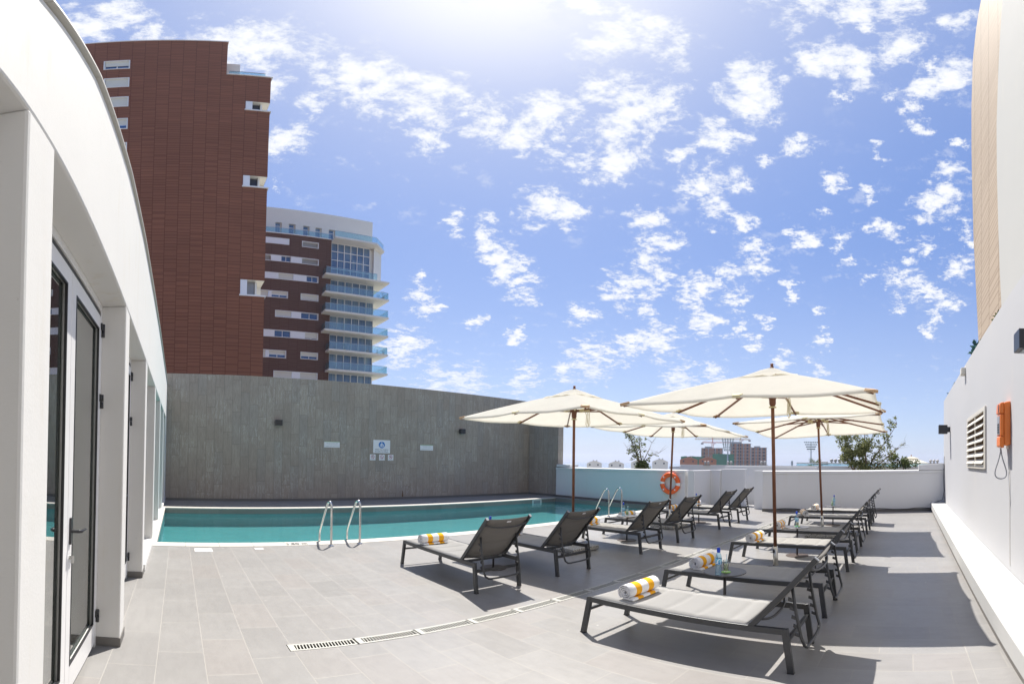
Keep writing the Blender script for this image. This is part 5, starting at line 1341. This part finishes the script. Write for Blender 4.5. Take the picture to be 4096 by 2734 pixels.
turbine(27.1,12.6,1.48,.9,'pair of roof cowls in front of the red brick houses',2)
turbine(27.8,11.3,1.5,.9,'pair of roof cowls below the green netting',2)
turbine(28.5,9.25,1.5,1.0,'pair of roof cowls left of the big parasol pole',2)
turbine(16.1,-.85,1.66,.5,'small grey cowls on the raised corner by the high wall',3)
# distant parasol
fp=empty('distant_parasol','distant white parasol showing above the right parapet corner','parasol',(26,-.1,-.6))
f=MB(); hp=[(-1.35,-1.35),(1.35,-1.35),(1.35,1.35),(-1.35,1.35)]
apx=f.bm.verts.new((0,0,2.60)); vs=[f.bm.verts.new((x*.28,y*.28,2.50)) for x,y in hp]; vo=[f.bm.verts.new((x,y,2.12)) for x,y in hp]
for i in range(4): f.bm.faces.new([apx,vs[i],vs[(i+1)%4]]); f.bm.faces.new([vs[i],vo[i],vo[(i+1)%4],vs[(i+1)%4]])
build('canopy',f,'canopy_cream',fp,recalc=False); build('wind_cap',MB().hexa([(x*.34,y*.34,2.53) for x,y in hp],[(x*.03,y*.03,2.66) for x,y in hp]),'canopy_cream',fp); f=MB(); f.tube([(0,0,0),(0,0,2.75)],.03,8); build('pole',f,'teak',fp)
# ================================================================== FAR CITY
def house(a,b,zr,ze,depth,label,wallm,roofm,group,name='house',eave=0):
    """gabled house: a,b = ends of the face (xy), ridge/eave heights"""
    a=Vector(a);b=Vector(b);d=(b-a);L=d.length;d.normalize();n=Vector((-d.y,d.x)); 
    if n.dot(a)<0: n=-n
    t=empty(name,label,'house',(0,0,0),0,group)
    P=lambda s,q,z:(a.x+d.x*s+n.x*q,a.y+d.y*s+n.y*q,z)
    f=MB(); prof=[(0,-8),(L,-8),(L,ze),(L*.78,ze+(zr-ze)*.55),(L*.5,zr),(L*.22,ze+(zr-ze)*.55),(0,ze)]
    f.hexa([P(s,0,z) for s,z in prof],[P(s,depth,z) for s,z in prof]); build('wall',f,wallm,t)
    f=MB()
    for i in range(2,6):
        s0,z0=prof[i];s1,z1=prof[i+1]; f.hexa([P(s0,-.25,z0+.04),P(s1,-.25,z1+.04),P(s1,-.25,z1+.22),P(s0,-.25,z0+.22)],[P(s0,depth,z0+.04),P(s1,depth,z1+.04),P(s1,depth,z1+.22),P(s0,depth,z0+.22)])
    rf=build('roof',f,roofm,t)
    for s in (.40,.62): f=MB(); f.hexa([P(L*s,1,zr-.1),P(L*s+.7,1,zr-.1),P(L*s+.7,1.8,zr-.1),P(L*s,1.8,zr-.1)],[P(L*s,1,zr+.5),P(L*s+.7,1,zr+.5),P(L*s+.7,1.8,zr+.5),P(L*s,1.8,zr+.5)]); build('chimney',f,'concrete',rf)
    for s in (.16,.70): 
        f=MB(); z=ze-.2; f.hexa([P(L*s,-.08,z-.9),P(L*s+.09*L,-.08,z-.9),P(L*s+.09*L,-.08,z),P(L*s,-.08,z)],[P(L*s,.1,z-.9),P(L*s+.09*L,.1,z-.9),P(L*s+.09*L,.1,z),P(L*s,.1,z)]); build('window',f,'window_dark',t)
    return t
g_='cream gabled houses on the horizon'
house((192.3,159.7),(197.4,153.4),1.1+.5,-.6+.7,12,'leftmost cream gabled house on the horizon','far_white','far_white',g_)
house((199.6,150.5),(204.5,143.8),1.15+.4,-.6+.6,12,'second cream gabled house from the left','far_white','far_white',g_)
house((206.6,140.7),(211.5,133.5),2.2+.5,.2+.6,12,'cream gabled house partly hidden by the leaning shrub','far_white','far_white',g_)
house((212.8,131.2),(217.1,123.9),2.64+.4,.9+.5,12,'cream gabled house just right of the leaning shrub','far_white','far_white',g_)
g_='brick houses with terracotta roofs'
house((220.3,118.3),(224.5,109.9),3.9+.3,2.3+.4,10,'left brick house with terracotta roof below the cranes','brick_red','roof_tile',g_)
house((224.9,109.2),(228.9,100.7),4.1+.3,2.4+.4,10,'right brick house with terracotta roof below the cranes','brick_red','roof_tile',g_)
def block(a,b,h,depth,label,wm,bays,floors,setback=None,group=None):
    a=Vector(a);b=Vector(b);d=(b-a);L=d.length;d.normalize();n=Vector((-d.y,d.x))
    if n.dot(a)<0: n=-n
    P=lambda s,q,z:(a.x+d.x*s+n.x*q,a.y+d.y*s+n.y*q,z)
    t=empty('building_under_construction',label,'building',(0,0,0),0,group)
    def bx(mb,s0,s1,q0,q1,z0,z1): mb.hexa([P(s0,q0,z0),P(s1,q0,z0),P(s1,q1,z0),P(s0,q1,z0)],[P(s0,q0,z1),P(s1,q0,z1),P(s1,q1,z1),P(s0,q1,z1)])
    f=MB(); bx(f,0,L,0,depth,-8,h); build('wall',f,wm,t)
    if setback: f=MB(); bx(f,L*setback[0],L*setback[1],.5,depth*.7,h,h+setback[2]); build('penthouse',f,'concrete',t)
    f=MB(); fh=(h+8)/floors
    for k in range(floors+1): bx(f,-.2,L+.9,-.5,.0,-8+fh*k-.12,-8+fh*k+.12)
    for x in (0,.33,.66,1): bx(f,L*x-.3,L*x+.3,-.3,-.001,-8,h)
    build('slab_edges',f,'concrete',t)
    for s0,s1 in bays:
        for k in range(floors):
            z=-8+fh*k
            if z+fh<-3: continue
            f=MB(); bx(f,L*s0,L*s1,-.12,.05,z+.6,z+fh-.4); build('window',f,'window_dark',t)
g_='red brick blocks under construction'
block((360.7,172.8),(368.2,156.4),14.2,16,'wide brick block under construction behind the left crane','brick_red',[(.1,.16),(.6,.66),(.8,.86)],7,(.15,.5,1.4),g_)
block((370.8,150.1),(376.9,134.0),18.4,18,'tallest brick block under construction','brick_red',[(.12,.2),(.30,.42),(.47,.55),(.62,.70),(.80,.9)],9,(.0,.55,1.6),g_)
block((377.0,133.6),(381.2,121.0),15.0,18,'right-hand brick block under construction','brick_red',[(.08,.2),(.28,.4),(.5,.62),(.75,.92)],8,(.2,.6,1.3),g_)
for i,(a,b,h,dp,l) in enumerate((((335.1,179.2),(343.5,162.6),6.4,8,'low building wrapped in green netting behind the brick houses'),((337.4,151.9),(344.0,136.2),8.5,8,'building wrapped in bright green netting in front of the tall block'))):
    a=Vector(a);b=Vector(b);d=(b-a).normalized();n=Vector((-d.y,d.x)); n=n if n.dot(a)>0 else -n
    f=MB(); L=(b-a).length; m_=12; fr_=[];bk=[]
    pts=[a+d*L*k/m_ for k in range(m_+1)]
    base=[(p.x,p.y,-8) for p in pts]+[(p.x+n.x*dp,p.y+n.y*dp,-8) for p in reversed(pts)]
    top=[(p.x,p.y,h+random.uniform(-.3,.3)) for p in pts]+[(p.x+n.x*dp,p.y+n.y*dp,h) for p in reversed(pts)]
    f.hexa(base,top); o=build('netted_building',f,'green_net'); tag(o,l,'building','buildings wrapped in green netting')
def crane(x,y,ztop,jz,j1,j2,label,m_,apex):
    t=empty('tower_crane',label,'crane',(x,y,-8),0,'tower cranes on the skyline')
    def truss(f,A,B,w_,n):
        A=Vector(A);B=Vector(B); d=(B-A).normalized(); s=d.orthogonal().normalized(); u=d.cross(s)
        cs=[(s+u)*w_/2,(s-u)*w_/2,(-s-u)*w_/2,(-s+u)*w_/2]
        for c in cs: f.bar(A+c,B+c,.16,.16)
        for k in range(n):
            p=A.lerp(B,k/n);q=A.lerp(B,(k+1)/n)
            for i in range(4): f.bar(p+cs[i],q+cs[(i+1)%4],.09,.09)
    f=MB(); truss(f,(0,0,0),(0,0,jz+8),1.5,16); build('mast',f,m_,t)
    f=MB(); dj=Vector((j1[0]-x,j1[1]-y,0)); truss(f,(0,0,jz+8),(dj.x,dj.y,jz+8),1.0,18)
    dk=Vector((j2[0]-x,j2[1]-y,0)); truss(f,(0,0,jz+8),(dk.x,dk.y,jz+8),1.0,8); build('jib',f,m_,t)
    f=MB(); f.bar((0,0,jz+8),(0,0,apex+8),.6,.6); f.bar((0,0,apex+8),(dj.x*.7,dj.y*.7,jz+8.6),.10,.10); f.bar((0,0,apex+8),(dk.x*.9,dk.y*.9,jz+8.6),.10,.10); build('tower_head',f,m_,t)
    f=MB(); f.box(dk.x-.9,dk.x+.9,dk.y-.9,dk.y+.9,jz+6.0,jz+7.6); build('counterweight',f,'concrete',t)
    f=MB(); f.box(-.9,.9,-2.4,-.9,jz+6.3,jz+8.2); build('cab',f,'panel_white',t)
crane(383.0,172.4,24.4,20.2,(391.8,151.3),(379.0,181.0),'red and white tower crane above the wide brick block','crane_red',24.6)
crane(402.0,152.6,24,23.8,(385.1,191.3),(404.8,144.9),'yellow tower crane behind the tallest block, long jib to the left','crane_yellow',26.0)
def floodlight(x,y,zb,zt,w_,rows,cols,label,s=1.0,taper=.25):
    t=empty('floodlight_mast',label,'floodlight',(x,y,-8),0,'stadium floodlight masts')
    vdir=Vector((x,y)).normalized(); u=Vector((-vdir.y,vdir.x))
    f=MB(); f.tube([(0,0,0),(0,0,zb+8)],[.35*s,.16*s],10)
    for k in range(rows):
        z=zb+8+(zt-zb)*k/(rows-1 if rows>1 else 1); ww=w_*(1-taper+taper*k/(rows-1)); f.bar((u.x*-ww,u.y*-ww,z),(u.x*ww,u.y*ww,z),.05*s,.05*s)
    f.bar((0,0,zb+8),(0,0,zt+8),.10*s,.10*s)
    f.bar((0,0,zb+7),(u.x*w_*.7,u.y*w_*.7,zb+8),.04*s,.04*s); f.bar((0,0,zb+7),(u.x*-w_*.7,u.y*-w_*.7,zb+8),.04*s,.04*s)
    build('mast',f,'mast_grey',t)
    for k in range(rows):
        z=zb+8+(zt-zb)*k/(rows-1); ww=w_*(1-taper+taper*k/(rows-1)); f=MB()
        for c in range(cols):
            p=-ww+2*ww*c/(cols-1); cx_,cy_=u.x*p-vdir.x*.15*s,u.y*p-vdir.y*.15*s
            f.ball((cx_,cy_,z+.05*s),.20*s,(1,1,1),8,6); f.tube([(cx_,cy_,z+.05*s),(cx_-vdir.x*.2*s,cy_-vdir.y*.2*s,z)],.21*s,10)
        build('lamp_row',f,'lamp_lens',t)
floodlight(117.3,25.2,5.35,7.15,1.60,4,8,'stadium floodlight mast with rows of round lamps left of the big tree',.85,.42)
floodlight(185.2,76.2,7.0,12.0,2.3,8,5,'tall grey floodlight mast in front of the construction blocks',1.5,.35)
o=build('pylon',MB().bar((146.0,37.6,-8),(146.0,37.6,2.3),.5,.5).bar((145.6,37,1.4),(146.4,38.4,1.4),.1,.1),'mast_grey'); tag(o,'tiny distant pylon on the horizon','pylon')

# ================================================================== HAZE
f=MB(); f.box(-3300,3300,-3300,3300,-10.5,60); hz_=build('haze',f,'room_dark'); tag(hz_,kind='stuff')
hm=bpy.data.materials.new('haze_air'); hm.use_nodes=True; t=NT(hm.node_tree); t.n.clear()
pv=t.new('ShaderNodeVolumePrincipled'); pv.inputs['Density'].default_value=0.00028; pv.inputs['Color'].default_value=(0.80,0.86,1.0,1); pv.inputs['Anisotropy'].default_value=0.2
o=t.new('ShaderNodeOutputMaterial'); t.l.new(pv.outputs[0],o.inputs['Volume']); hz_.data.materials.clear(); hz_.data.materials.append(hm)
